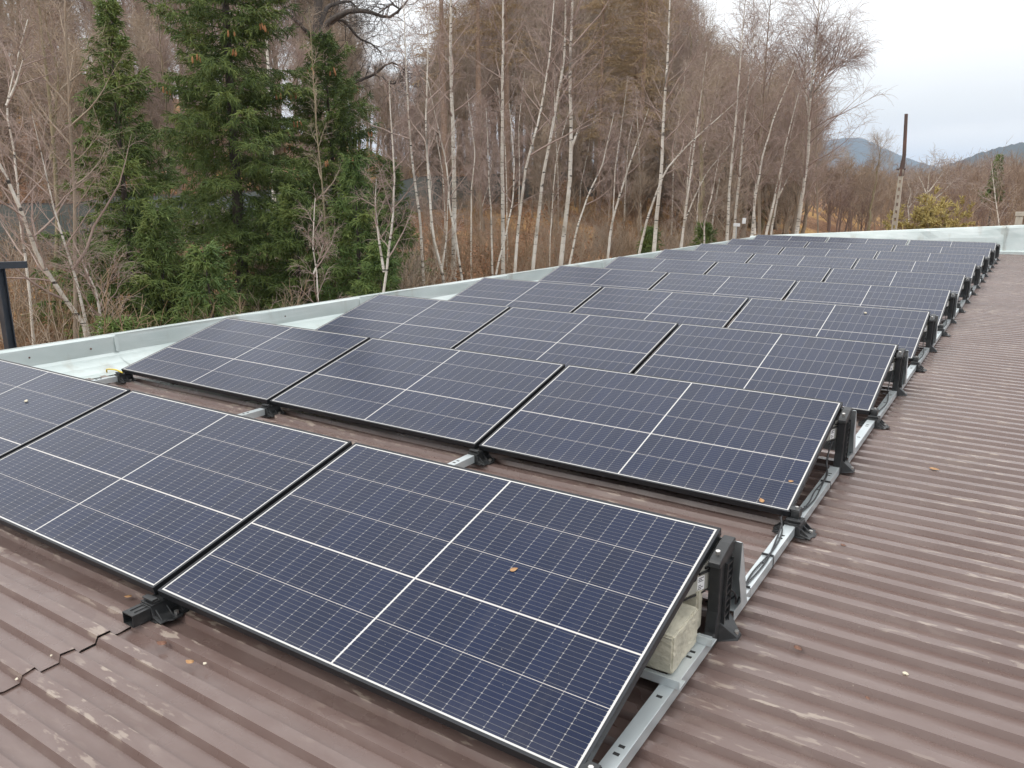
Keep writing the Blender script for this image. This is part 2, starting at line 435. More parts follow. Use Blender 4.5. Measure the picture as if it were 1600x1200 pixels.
M_OAK = mat('oak_bark', (0.062, 0.052, 0.046), .9, noise=((8, 8, 2), (0.10, 0.082, 0.07), .4, .65), bump=(25, .5, .03))
M_LARCH = mat('larch_bark', (0.22, 0.150, 0.108), .9, noise=((8, 8, 2), (0.30, 0.21, 0.15), .4, .65), bump=(25, .5, .02))
M_LTWIG = leafy_material('larch_twigs', ((0.285, 0.205, 0.12), (0.40, 0.295, 0.17)), 1.1, .85)
M_SHRUB = leafy_material('shrub_stems', ((0.17, 0.115, 0.07), (0.27, 0.19, 0.12), (0.38, 0.285, 0.19)), 1.5, .8)
M_DRY = leafy_material('dry_stems', ((0.13, 0.075, 0.048), (0.21, 0.13, 0.08), (0.31, 0.215, 0.14)), 2.0, .85)
M_SPRUCE = leafy_material('spruce_needles', ((0.060, 0.095, 0.027), (0.108, 0.155, 0.040), (0.19, 0.235, 0.062)), 1.6)
M_YSPRUCE = leafy_material('young_spruce_needles', ((0.055, 0.100, 0.028), (0.100, 0.155, 0.040), (0.18, 0.23, 0.062)), 1.8)
M_CONE = mat('spruce_cones', (0.42, 0.20, 0.085), .7, noise=((40, 40, 90), (0.28, 0.13, 0.06), .4, .7))
M_YBUSH = leafy_material('yellow_bush_leaves', ((0.25, 0.205, 0.07), (0.37, 0.295, 0.10), (0.48, 0.385, 0.15)), 1.0)
M_LITTER = leafy_material('leaf_litter', ((0.12, 0.060, 0.034), (0.25, 0.125, 0.066), (0.36, 0.20, 0.11), (0.42, 0.29, 0.19)), 3.0, .8)
M_FARTWIG = mat('far_twigs', (0.24, 0.17, 0.142), .9, noise=((.09, .09, .09), (0.33, 0.245, 0.165), .4, .62))
def ground_material():
    m = bpy.data.materials.new('forest_floor'); m.use_nodes = True
    nt = m.node_tree; b = nt.nodes['Principled BSDF']; k = NT(m)
    tc = nt.nodes.new('ShaderNodeTexCoord'); P = tc.outputs['Object']
    c = k.mix(k.rng(k.noise(P, .35, 5), .35, .65), (0.25, 0.125, 0.072), (0.36, 0.21, 0.12))
    c = k.mix(k.rng(k.noise(P, 6, 6), .40, .68), c, (0.070, 0.042, 0.028))
    c = k.mix(k.rng(k.noise(P, 30, 3), .55, .72, 0, .8), c, (0.29, 0.185, 0.115))
    c = k.mix(k.rng(k.noise(P, .16, 4), .46, .60, 0, .8), c, (0.46, 0.285, 0.115))    # tawny dead grass
    nt.links.new(c, b.inputs['Base Color']); b.inputs['Roughness'].default_value = .95
    b.inputs['Specular IOR Level'].default_value = .1
    bp = nt.nodes.new('ShaderNodeBump'); bp.inputs['Strength'].default_value = .8; bp.inputs['Distance'].default_value = .06
    nt.links.new(k.noise(P, 12, 5), bp.inputs['Height']); nt.links.new(bp.outputs[0], b.inputs['Normal'])
    return m
M_GROUND = ground_material()
M_HILL = leafy_material('wooded_hill', ((0.030, 0.042, 0.040), (0.060, 0.062, 0.055)), .012, .95)

# ------------------------------------------------------------------ the ground
def sst(x):
    x = np.clip(x, 0, 1); return x * x * (3 - 2 * x)
def fence_z(y): return np.clip(-.65 + (np.asarray(y, float) - 11) * .052, -1.6, 1.1)
def H(x, y):
    x = np.asarray(x, float); y = np.asarray(y, float)
    h = -2.4 + sst((-x - 8) / 16) * (2.4 + fence_z(y))
    fall = 1 - .80 * sst((y - 18) / 62)
    h = h + 12.5 * sst((-x - 25) / 48) * fall
    h = h - 2.6 * sst((y - 28) / 70) * sst((x + 40) / 40)
    far = np.hypot(x, y)
    h = h * (1 - sst((far - 170) / 400)) - 7 * sst((far - 170) / 400)
    return h + .12 * np.sin(x * .9 + 1.3 * np.sin(y * .5)) * np.sin(y * .8) * sst((90 - far) / 40) * sst((-x - 6) / 3 + sst((y - 23) / 4))
def build_ground():
    def axis(near, far):
        a = np.concatenate([np.linspace(-near, near, 220), near * np.geomspace(1.05, far / near, 26), -near * np.geomspace(1.05, far / near, 26)])
        return np.unique(np.round(a, 3))
    xs = axis(110, 9000); ys = axis(110, 9000) + 20
    X, Y = np.meshgrid(xs, ys); Z = H(X, Y)
    n = len(xs); idx = np.arange(len(xs) * len(ys)).reshape(len(ys), n)
    Q = np.stack([idx[:-1, :-1], idx[:-1, 1:], idx[1:, 1:], idx[1:, :-1]], -1).reshape(-1, 4)
    o = link('ground', fast_mesh('ground', np.stack([X, Y, Z], -1).reshape(-1, 3), Q), M_GROUND)
    tag(o, kind='structure')
build_ground()

def hill(name, px, dist, peak, wid_l, wid_r, deep, rough, seed, trees=0):
    """a wooded ridge: heightfield dome at a real distance, deep as well as wide"""
    g = np.random.default_rng(seed)
    c = at(px, 292, dist); f = ray(px, 292); f = f[:2]; s = np.array([f[1], -f[0]])     # s points right
    nu, nv = 220, 60
    u = np.linspace(-wid_l, wid_r, nu); v = np.linspace(-deep, deep, nv)
    U, Vv = np.meshgrid(u, v)
    prof = np.where(U < 0, np.clip(1 - (U / -wid_l) ** 1.5, 0, 1), np.clip(1 - (U / wid_r), 0, 1) ** 1.25)
    Z = peak * prof * (1 - (Vv / deep) ** 2)
    for q in range(5):
        w = 2 ** q / (wid_l + wid_r) * 9
        Z += rough / 1.7 ** q * np.sin(U * w + g.random() * 6) * np.cos(Vv * w + g.random() * 6) * np.clip(prof * 4, 0, 1)
    if trees: Z += trees * g.random(Z.shape) * np.clip(prof * 6, 0, 1)
    Z = Z - 8 - 30 * (np.abs(Vv) > deep * .97)
    X = c[0] + s[0] * U + f[0] * Vv; Y = c[1] + s[1] * U + f[1] * Vv
    idx = np.arange(nu * nv).reshape(nv, nu)
    Q = np.stack([idx[:-1, :-1], idx[:-1, 1:], idx[1:, 1:], idx[1:, :-1]], -1).reshape(-1, 4)
    return tag(link(name, fast_mesh(name, np.stack([X, Y, Z], -1).reshape(-1, 3), Q), M_HILL), kind='structure')
hill('mountain', 1332, 4200, 226, 1500, 640, 700, 10, 3, 9)
hill('hill', 1660, 2100, 113, 330, 900, 420, 4, 5, 8)

# ------------------------------------------------------------------ the building
def ordn(i): return ('first', 'second', 'third', 'fourth', 'fifth', 'sixth', 'seventh', 'eighth', 'ninth', 'tenth')[i]
bld = tag(empty('industrial_building', (-2, 10, -3.4)), 'low industrial building with brown ribbed metal roof and pale zinc parapet', 'building')
BI = Matrix.Translation((2, -10, 3.4))          # parts are written in scene coordinates
def bpart(mb_or_mesh, name, m, **kw):
    o = mb_or_mesh.build(name, m, bld, **kw) if isinstance(mb_or_mesh, MB) else link(name, mb_or_mesh, m, bld)
    o.location = (2, -10, 3.4)
    return o
RP = .1310                                      # rib pitch
PHASE = -.2185 - .0595
def rib_profile(y0, y1):
    """(y, z) of the trapezoid sheet, rib tops at z = 0"""
    out = []; k0 = math.floor((y0 - PHASE) / RP)
    y = PHASE + k0 * RP
    while y < y1:
        for dy, z in ((0, -.023), (.0500, -.023), (.0610, 0), (.1060, 0), (.1170, -.023)): out.append((y + dy, z))
        y += RP
    return np.array([p for p in out if y0 <= p[0] <= y1])
def roof_sheet(x0, x1, y0, y1, dz, name, m, shear=0.0, ny=24):
    pr = rib_profile(y0, y1); xs = np.linspace(x0, x1, ny)
    g = np.random.default_rng(3)
    wob = .0022 * np.sin(xs[:, None] * 2.1 + pr[None, :, 0] * 1.3) + .0012 * np.sin(xs[:, None] * 5.3 - pr[None, :, 0] * 3.1)
    X = np.broadcast_to(xs[:, None], (ny, len(pr))).copy(); X[-1] += .007 * np.sin(pr[:, 0] * 9) + g.normal(0, .003, len(pr)) if x1 < 0 else 0; Y = np.broadcast_to(pr[:, 0], X.shape) + .0015 * np.sin(xs[:, None] * 3)
    Z = pr[:, 1] + dz + wob
    V = np.stack([X, Y, Z], -1).reshape(-1, 3); n = len(pr)
    idx = np.arange(ny * n).reshape(ny, n)
    Q = np.stack([idx[:-1, :-1], idx[1:, :-1], idx[1:, 1:], idx[:-1, 1:]], -1).reshape(-1, 4)
    # thickness: a lower skin joined round the edge
    V2 = V - np.array([0, 0, .0016]); N = len(V)
    rim = []
    for a in (idx[:, 0], idx[-1], idx[::-1, -1], idx[0, ::-1]):
        rim += [(a[i], a[i+1], a[i+1] + N, a[i] + N) for i in range(len(a) - 1)]
    me = fast_mesh(name, np.concatenate([V, V2]), np.concatenate([Q, Q[:, ::-1] + N, np.array(rim)]))
    me.shade_flat()
    return bpart(me, name, m)
roof_sheet(-1.79, 9.5, -3.4, 22.3, 0, 'roof_sheet', M_ROOF1)
roof_sheet(-6.3, -1.786, -3.4, 22.3, .0070, 'roof_sheet', M_ROOF2)
b = MB(); b.box((-6.25, -3.3, -3.6), (9.4, 22.1, -.06)); bpart(b, 'wall', M_WALL)

# parapet on the long side: folded zinc sheets, seam at every joint, following the slightly skewed edge
def lx(y): return -5.93 + .0265 * (y - 1.0)
def flashing(y0, y1, seed):
    g = np.random.default_rng(seed)
    prof = [(-.19, -.30), (-.187, .268), (-.184, .275), (-.095, .281), (-.088, .278), (-.083, .262), (-.072, .125), (-.045, .105), (.045, .058), (.155, .018), (.235, .006), (.236, .001)]
    n = 14; V = []
    for i in range(n):
        y = y0 + (y1 - y0) * i / (n - 1)
        for j, (dx, z) in enumerate(prof):
            w = .006 * math.sin(y * 1.7 + j * .8 + seed) if 5 <= j <= 9 else .002 * math.sin(y * 2 + seed)
            V.append((lx(y) + dx + w + (.10 if dx > -.09 else .10), y, z + .6 * w))
    k = len(prof); Q = [(i*k+j, i*k+j+1, (i+1)*k+j+1, (i+1)*k+j) for i in range(n-1) for j in range(k-1)]
    me = fast_mesh('parapet_flashing', np.array(V), np.array(Q)); me.shade_flat()
    sm = me.attributes.get('sharp_face')
    return bpart(me, 'parapet_flashing', M_FLASH)
ys = [-3.3, -.2, 2.35, 5.35, 8.4, 11.4, 14.4, 17.4, 20.35]
for i in range(8): flashing(ys[i] - .012, ys[i+1], i)
for y in ys[2:8]:                               # standing seam at each joint with rivets
    b = MB(); x = lx(y) + .10
    b.prism([(x-.085+.006, .255), (x-.072+.006, .132), (x-.066+.006, .132), (x-.079+.006, .255)], 1, y-.018, y+.018)
    bpart(b, 'flashing_seam', M_FLASH)
for y, z in ((1.62, .2), (2.12, .19), (4.22, .2)):
    b = MB(); b.cyl((lx(y) + .012, y, z), (lx(y) + .03, y, z - .002), .008, n=8); bpart(b, 'screw', M_RUST)
# end parapet across the far side, rising towards the right, with a dented top
def far_parapet(x0, x1, seed):
    V = []; n = 26
    g = np.random.default_rng(seed)
    for i in range(n):
        x = x0 + (x1 - x0) * i / (n - 1); s = (x + 5.3) / 5.8
        y = 20.25 + s * 1.25; top = .300 + s * .385
        d = .014 * math.exp(-((x + 1.35) / .14) ** 2) + .012 * math.exp(-((x - .2) / .12) ** 2)
        for dy, z in ((.36, -.3), (.35, top), (.10, top + .012), (.085 - d, top - .004), (.07 - d * 1.6, top - .05), (.03 + .008 * math.sin(x * 3), top * .55 + .03), (0, .09), (-.05, .075), (-.06, .06), (-.06, -.03)):
            V.append((x, y + dy, z))
    k = 10; Q = [(i*k+j, (i+1)*k+j, (i+1)*k+j+1, i*k+j+1) for i in range(n-1) for j in range(k-1)]
    me = fast_mesh('end_parapet', np.array(V), np.array(Q)); me.shade_flat()
    return bpart(me, 'end_parapet', M_FLASH)
far_parapet(-5.62, .255, 1); far_parapet(.25, 9.4, 2)
b = MB(); b.prism([(.235, .09), (.235, .66), (.262, .66), (.262, .09)], 1, 21.44, 21.475); bpart(b, 'flashing_seam', M_FLASH)

# ------------------------------------------------------------------ solar panels
def make_panel():
    root = empty('solar_module')
    f = MB(); z0, z1 = -PH, 0.0; t = LIP
    # four frame bars, mitred at the corners, with an outer wall and a top lip
    def bar(a, b_, inn_a, inn_b):
        v = [(*a, z0), (*b_, z0), (*inn_b, z0), (*inn_a, z0), (*a, z1), (*b_, z1), (*inn_b, z1), (*inn_a, z1)]
        f.add(v, [(0,3,2,1), (4,5,6,7), (0,1,5,4), (1,2,6,5), (2,3,7,6), (3,0,4,7)])
    o = [(-PL, 0), (0, 0), (0, PW), (-PL, PW)]; i_ = [(-PL+t, t), (-t, t), (-t, PW-t), (-PL+t, PW-t)]
    for k in range(4): bar(o[k], o[(k+1) % 4], i_[k], i_[(k+1) % 4])
    f.build('frame', M_FRAME, root, bevel=.0012)
    me = bpy.data.meshes.new('glass')
    zt, zb = -.0018, -.007
    x0, x1, y0, y1 = -PL+t, -t, t, PW-t
    e = .0004
    v = [(x0-e,y0-e,zt),(x1+e,y0-e,zt),(x1+e,y1+e,zt),(x0-e,y1+e,zt),(x0-e,y0-e,zb),(x1+e,y0-e,zb),(x1+e,y1+e,zb),(x0-e,y1+e,zb)]
    me.from_pydata(v, [], [(0,1,2,3),(7,6,5,4),(0,4,5,1),(1,5,6,2),(2,6,7,3),(3,7,4,0)])
    uv = me.uv_layers.new(name='UVMap')
    for l in me.loops:
        c = me.vertices[l.vertex_index].co; uv.data[l.index].uv = (c.x - x0, c.y - y0)
    link('glass', me, M_CELL, root)
    return root
COLN = ('right', 'middle', 'left')
def rown(r): return 'nearest row' if r == 0 else 'farthest row' if r == 9 else ordn(r) + ' row from the front'
extra = {(0, 0): 'dark blue framed solar panel with one dry leaf, at right of the nearest row',
         (0, 2): 'solar panel with a pale pebble on it, left one of the nearest row',
         (1, 0): 'solar panel with two small leaves near its low edge, right of the second row',
         (1, 2): 'solar panel beside the bare parapet gutter, left end of the second row'}
proto = make_panel()
for r in range(10):
    for c in range(3):
        o = proto if (r, c) == (0, 0) else copy_tree(proto)
        o.location = (-c * (PL + GAP) + SKEW * r, r * PITCH, LOW); o.rotation_euler = (TILT, 0, 0)
        tag(o, extra.get((r, c), 'dark blue solar panel, %s one of three in the %s' % (COLN[c], rown(r))), 'solar panel', 'solar panels in ten tilted rows on the roof')

# ------------------------------------------------------------------ mounting system
LINEN = ('right edge', 'gap right of the middle panel', 'gap left of the middle panel', 'left edge')
def line_x(l): return 0.022 if l == 0 else -l * (PL + GAP) + GAP / 2 if l < 3 else -3 * (PL + GAP) + GAP - .0
def make_low_foot(nose):
    """black moulded foot under the low edge; origin on the roof below the panel's low edge"""
    root = empty('rail_bracket')
    b = MB()
    b.prism([(-.085, 0), (-.085, .006), (-.042, .018), (-.03, .055), (.03, .055), (.042, .018), (.085, .006), (.085, 0)], 1, -.045, .075)
    for s in (-1, 1):                           # ribs on the flanges
        for y in (-.03, .015, .06): b.prism([(s*.04, .012), (s*.078, .008), (s*.04, .042)], 1, y - .003, y + .003)
    b.prism([(-.092, 0), (-.065, -.05), (.06, -.05), (.098, 0), (.098, .04), (.05, .082), (-.06, .082), (-.092, .04)], 2, .0, .006)
    b.build('base', M_BLACK, root, bevel=.002)
    if nose:                                    # open rectangular socket at the front of the first row
        b = MB(); x0, x1, z0, z1, y0, y1, w = -.031, .031, .006, .052, -.115, -.046, .004
        b.box((x0, y0, z0), (x1, y1, z0+w)); b.box((x0, y0, z1-w), (x1, y1, z1)); b.box((x0, y0, z0+w), (x0+w, y1, z1-w)); b.box((x1-w, y0, z0+w), (x1, y1, z1-w))
        for q in (-.012, .012): b.box((q-.0015, y0+.02, z1), (q+.0015, y1, z1+.003))
        b.build('socket', M_BLACK, root)
    b = MB()                                    # stepped seat that grips the frame corners
    b.box((-.036, -.040, .0553), (.036, .060, .0610)); b.box((-.034, -.028, .0613), (.034, -.004, .070)); b.box((-.030, -.036, .0703), (.030, -.010, .077))
    b.box((-.030, .010, .0613), (-.022, .05, .0665)); b.box((.022, .010, .0613), (.030, .05, .0665))
    b.build('clamp_seat', M_BLACK, root, bevel=.0015)
    b = MB(); b.cyl((.072, .03, .006), (.072, .03, .019), .009, n=6); b.build('bolt', M_BOLT, root)
    return root
def place(o, r, l, y=0.0, z=.001): o.location = (line_x(l) + SKEW * r, r * PITCH + y, z)
foot_nose, foot = make_low_foot(True), make_low_foot(False)
FG = 'black feet under the low edges of the panels'
first = True
for r in range(10):
    for l in range(4):
        if l and r > 2: continue
        if r == 0: o = foot_nose if l == 0 else copy_tree(foot_nose)
        else:
            o = foot if first else copy_tree(foot); first = False
        place(o, r, l)
        lab = 'black panel foot, %s, %s' % (LINEN[l], rown(r))
        if (r, l) == (0, 1): lab = 'black panel foot with an open box socket on the bare roof in front'
        tag(o, lab, 'panel foot', FG)
# end clamp that holds the outer panel's low corner beside the frame
def clamp_block(root, y, z, M=None):
    b = MB(); b.box((.003, y - .03, z - .035), (.040, y + .03, z + .004)); b.box((-.006, y - .028, z + .0042), (.038, y + .028, z + .0085))
    b.build('end_clamp', M_BLACK, root, bevel=.0015)
    b = MB(); b.cyl((.022, y, z + .0085), (.022, y, z + .016), .008, n=6); b.build('bolt', M_BOLT, root)

def make_support():
    """tall black moulded post under the high edge; origin on the roof below the panel's low edge"""
    root = empty('support_post')
    b = MB()
    b.prism([(.895, 0), (.895, .012), (.925, .045), (.940, .12), (.936, .29), (.930, .30), (1.055, .31), (1.062, .29), (1.048, .16), (1.060, .07), (1.10, .018), (1.10, 0)], 0, -.010, .030)
    b.build('post', M_BLACK, root, bevel=.003)
    b = MB()                                    # ribs and ties on the outer side
    for z in np.arange(.05, .29, .028): b.box((.0302, .985, z), (.038, 1.046, z + .006))
    b.prism([(.980, .03), (.986, .03), (.986, .29), (.980, .29)], 0, .0303, .041)
    b.prism([(1.036, .05), (1.042, .05), (1.046, .29), (1.040, .29)], 0, .0303, .041)
    b.build('rib', M_BLACK, root)
    b = MB(); b.prism([(.905, .3005), (.905, .318), (.915, .328), (1.01, .354), (1.062, .358), (1.068, .35), (1.060, .3105)], 0, -.006, .036)
    b.build('cap', M_BLACK, root, bevel=.003)
    b = MB(); b.cyl((.014, .945, .335), (.014, .942, .349), .0085, n=6); b.build('bolt', M_BOLT, root)
    b = MB()                                    # splayed flange on the roof
    b.prism([(.93, 0), (.99, .098), (1.04, .098), (1.12, .0)], 2, 0, .007) if False else None
    b.add([(.030, .955, 0), (.090, 1.00, 0), (.090, 1.045, 0), (.030, 1.10, 0), (.030, .965, .07), (.086, 1.005, .009), (.086, 1.04, .009), (.030, 1.09, .05)],
          [(0,3,2,1), (4,5,6,7), (0,1,5,4), (1,2,6,5), (2,3,7,6), (3,0,4,7)])
    b.build('foot_flange', M_BLACK, root, bevel=.002)
    b = MB(); b.cyl((.074, 1.022, .010), (.074, 1.022, .026), .010, n=6); b.build('bolt', M_BOLT, root)
    return root
def make_rail(y0, y1, name='mounting_rail'):
    root = empty(name)
    w = .024; b = MB()
    b.prism([(-w, .008), (-w, .052), (w, .052), (w, .008), (w-.0025, .008), (w-.0025, .0495), (-w+.0025, .0495), (-w+.0025, .008)], 1, y0, y1)
    b.build('channel', M_GALV, root, bevel=.001)
    b = MB()
    for y in (y0 + .11, y0 + .145, (y0+y1)/2, y1 - .16, y1 - .125): b.box((-.009, y - .006, .0485), (.009, y + .006, .0525))
    b.build('slot', M_DARKSLOT, root)
    return root
def make_wind_sheet():
    root = empty('wind_deflector'); b = MB()
    pr = [(1.068, .343), (1.090, .332), (1.205, .050), (1.245, .046)]
    pr2 = [(y - .0016, z - .0016) for y, z in pr[::-1]]
    b.prism(pr + pr2, 0, -PL + .02, .072)
    b.build('sheet', M_GALV, root)
    b = MB()                                    # folded end flange
    b.prism([(1.078, .334), (1.196, .054), (1.125, .07), (1.072, .20)], 0, .0722, .0738); b.build('end_flange', M_GALV, root)
    return root
def make_optimizer():
    root = empty('power_optimizer')
    b = MB(); b.prism([(.765, .200), (.765, .252), (.82, .270), (.950, .303), (.950, .200)], 0, -.045, -.0135); b.build('casing', M_OPT, root, bevel=.003)
    b = MB()
    for y in np.arange(.772, .83, .012): b.box((-.0135, y, .206), (-.0105, y + .004, .240))
    b.build('fin', M_OPT, root)
    b = MB(); b.cyl((-.0135, .862, .264), (-.006, .862, .264), .0125, n=16); b.build('knob', M_BLACK, root, smooth=False)
    b = MB(); b.box((-.0135, .890, .266), (-.008, .940, .274)); b.box((-.0135, .92, .280), (-.008, .940, .288)); b.build('plug', M_BLACK, root)
    b = MB(); b.box((-.0135, .886, .206), (-.0122, .922, .258)); s = b.build('sticker', M_STICK, root)
    b = MB()
    for i, (z, w) in enumerate(((.252, .028), (.246, .018), (.240, .026), (.225, .014), (.218, .024), (.212, .016))): b.box((-.0122, .890, z - .0016), (-.0117, .890 + w, z + .0016))
    b.build('print', M_INK, s)
    b = MB(); b.box((-.0135, .77, .192), (-.011, .93, .198)); b.build('lead', M_RUBBER, root)
    return root
OPT_A = math.radians(-20)
sup, opt, wsh = make_support(), make_optimizer(), make_wind_sheet()
rail_u, rail_c = make_rail(.078, .895), make_rail(1.102, PITCH - .047)
for r in range(10):
    z = .001
    o = sup if r == 0 else copy_tree(sup); o.location = (SKEW * r + .016, r * PITCH, z)
    tag(o, 'tall black plastic post holding the high right corner of the %s' % rown(r), 'panel support', 'tall black posts along the right edge of the panels')
    o = opt if r == 0 else copy_tree(opt); o.rotation_euler = (0, 0, OPT_A); o.location = (SKEW * r + .018 - .0135 - (-.0135 * math.cos(OPT_A) - .95 * math.sin(OPT_A)), r * PITCH + .95 - (-.0135 * math.sin(OPT_A) + .95 * math.cos(OPT_A)), z)
    tag(o, 'grey box with white sticker beside the tall post of the %s' % rown(r), 'power optimizer', 'grey electronics boxes under the panels')
    o = wsh if r == 0 else copy_tree(wsh); o.location = (SKEW * r, r * PITCH, 0)
    tag(o, 'sloping galvanised wind sheet behind the right panel of the %s' % rown(r), 'wind deflector', 'galvanised sheets behind the panels')
    o = rail_u if r == 0 else copy_tree(rail_u); place(o, r, 0)
    tag(o, 'galvanised rail under the right end of the %s' % rown(r), 'rail', 'galvanised rails along the right edge')
    if r < 9:
        o = rail_c if r == 0 else copy_tree(rail_c); place(o, r, 0); o.location.x += SKEW * .6
        tag(o, 'galvanised rail running from the %s back to the next row' % rown(r), 'rail', 'galvanised rails along the right edge')
for l in (1, 2, 3):
    o = copy_tree(rail_c); place(o, 0, l); o.location.x += SKEW * .6
    tag(o, 'short galvanised rail behind the nearest row, at its %s' % LINEN[l], 'rail', 'galvanised rails between the first two rows')
# outer clamps on the right edge: one thing per row end
def make_clamp():
    root = empty('corner_clamp'); clamp_block(root, .035, .085); return root
cl = make_clamp()
for r in range(10):
    o = cl if r == 0 else copy_tree(cl); o.location = (SKEW * r, r * PITCH, LOW - .085 + .003)
    tag(o, 'small black bolted clamp on the low right corner of the %s' % rown(r), 'clamp', 'bolted clamps on the low panel corners')

# ballast under the first row: galvanised cross trays with concrete blocks
def tray(y, x1, name_label):
    root = empty('ballast_bracket', (0, 0, 0)); b = MB()
    b.prism([(y, .0535), (y + .055, .0535), (y + .055, .0565), (y + .003, .0565), (y + .003, .083), (y, .083)], 0, -.62, x1)
    b.build('angle', M_GALV, root, bevel=.0008)
    b = MB(); b.box((x1 - .06, y + .022, .0562), (x1 - .035, y + .036, .0570)); b.box((x1-.11, y+.022, .0562), (x1-.085, y+.036, .0570)); b.build('slot', M_DARKSLOT, root)
    tag(root, name_label, 'bracket', 'galvanised brackets carrying the ballast')
tray(.545, .062, 'galvanised angle bracket in front of the pale concrete block')
tray(.828, .066, 'galvanised angle bracket behind the front concrete block, by the black post')
def block(x0, x1, y0, y1, z0, z1, label, seed):
    me = bpy.data.meshes.new('concrete_block'); bm = bmesh.new()
    bmesh.ops.create_cube(bm, size=1)
    for v in bm.verts: v.co = Vector(((x0 if v.co.x < 0 else x1), (y0 if v.co.y < 0 else y1), (z0 if v.co.z < 0 else z1)))
    bmesh.ops.bevel(bm, geom=bm.edges[:], offset=.006, segments=2, affect='EDGES')
    bmesh.ops.subdivide_edges(bm, edges=[e for e in bm.edges if e.calc_length() > .05], cuts=9, use_grid_fill=True)
    g = random.Random(seed)
    for v in bm.verts: v.co += Vector((g.gauss(0, .0009), g.gauss(0, .0009), g.gauss(0, .0009) if v.co.z > z0 + .01 else 0))
    bm.to_mesh(me); bm.free(); me.shade_flat()
    tag(link('concrete_block', me, M_CONC), label, 'concrete block', 'concrete ballast blocks under the nearest panel')
block(-.46, .016, .600, .826, .0570, .190, 'pale concrete ballast block on the galvanised brackets, the front lower one', 1)
block(-.46, -.008, .884, .932, .0575, .215, 'pale concrete ballast block standing behind the lower block', 2)

# cables
def cable(name, pts, r, m, label, group=None, ties=()):
    P = np.array(pts, float)
    t = np.linspace(0, len(P) - 1, 8 * len(P)); i = np.minimum(t.astype(int), len(P) - 2); f = t - i   # Catmull-Rom
    Pm = np.vstack([2*P[0]-P[1], P, 2*P[-1]-P[-2]])
    p0, p1, p2, p3 = Pm[i], Pm[i+1], Pm[i+2], Pm[i+3]; f = f[:, None]
    S = .5 * (2*p1 + (p2-p0)*f + (2*p0-5*p1+4*p2-p3)*f**2 + (3*p1-p0-3*p2+p3)*f**3)
    o = tag(link(name, TB().add(S, r, r, 6).mesh(name), m), label, 'cable', group)
    for (x, y) in ties:
        b = MB(); b.box((x-.0265, y-.002, .006), (x-.0245, y+.002, .0545)); b.box((x+.0245, y-.002, .006), (x+.0265, y+.002, .0545)); b.box((x-.0245, y-.002, .0535), (x+.0245, y+.002, .0625))
        b.build('cable_tie', M_RUBBER, o)
    return o
X = line_x(0) + .010
CG = 'black cables along the galvanised rail'
cable('solar_cable', [(X-.01, 1.02, .20), (X+.03, 1.07, .14), (X+.022, 1.12, .075), (X+.010, 1.22, .060), (X-.006, 1.42, .0590), (X+.006, 1.66, .059), (X-.004, 1.86, .060), (X-.035, 1.96, .085), (X-.05, 2.05, .07)], .0034, M_RUBBER, 'black cable tied on the rail between the first and second rows', CG, ((X-.002, 1.30), (X+.001, 1.62)))
cable('solar_cable', [(X-.06, 1.03, .10), (X-.012, 1.13, .072), (X+.002, 1.3, .060), (X+.012, 1.55, .059), (X-.01, 1.80, .060), (X-.028, 1.95, .075), (X-.06, 2.03, .065)], .0034, M_RUBBER, 'second black cable on the rail between the first and second rows, nearer the panels', CG)
Y2, X2 = PITCH, X + SKEW
cable('solar_cable', [(X2-.02, Y2+.80, .22), (X2-.03, Y2+.74, .13), (X2-.01, Y2+.70, .075), (X2-.004, Y2+.55, .060), (X2+.008, Y2+.32, .059), (X2-.008, Y2+.13, .060), (X2-.03, Y2+.02, .075)], .0034, M_RUBBER, 'black cable hanging onto the rail under the second row', CG, ((X2-.001, Y2+.62),))
cable('solar_cable', [(X2-.05, Y2+.90, .18), (X2-.035, Y2+.80, .10), (X2-.012, Y2+.66, .063), (X2-.016, Y2+.45, .059), (X2-.006, Y2+.25, .059), (X2-.02, Y2+.06, .066)], .0034, M_RUBBER, 'thin black cable lying along the inner side of the second row rail', CG)
for r in (2, 3, 4):
    Yr, Xr = PITCH * r, X + SKEW * r
    cable('solar_cable', [(Xr-.03, Yr+.88, .19), (Xr-.035, Yr+.78, .10), (Xr-.008, Yr+.62, .061), (Xr+.006, Yr+.40, .059), (Xr-.014, Yr+.12, .061)], .0034, M_RUBBER, 'black cable drooping onto the rail of the %s' % rown(r), CG)
p = np.array([line_x(3), PITCH, 0])
cable('yellow_cable', [p + (-.16, -.02, .055), p + (-.13, -.035, .085), p + (-.06, -.045, .098), p + (.0, -.03, .096), p + (.06, -.015, .078)], .006, M_YELLOW, 'yellow cable looped over the foot by the parapet')

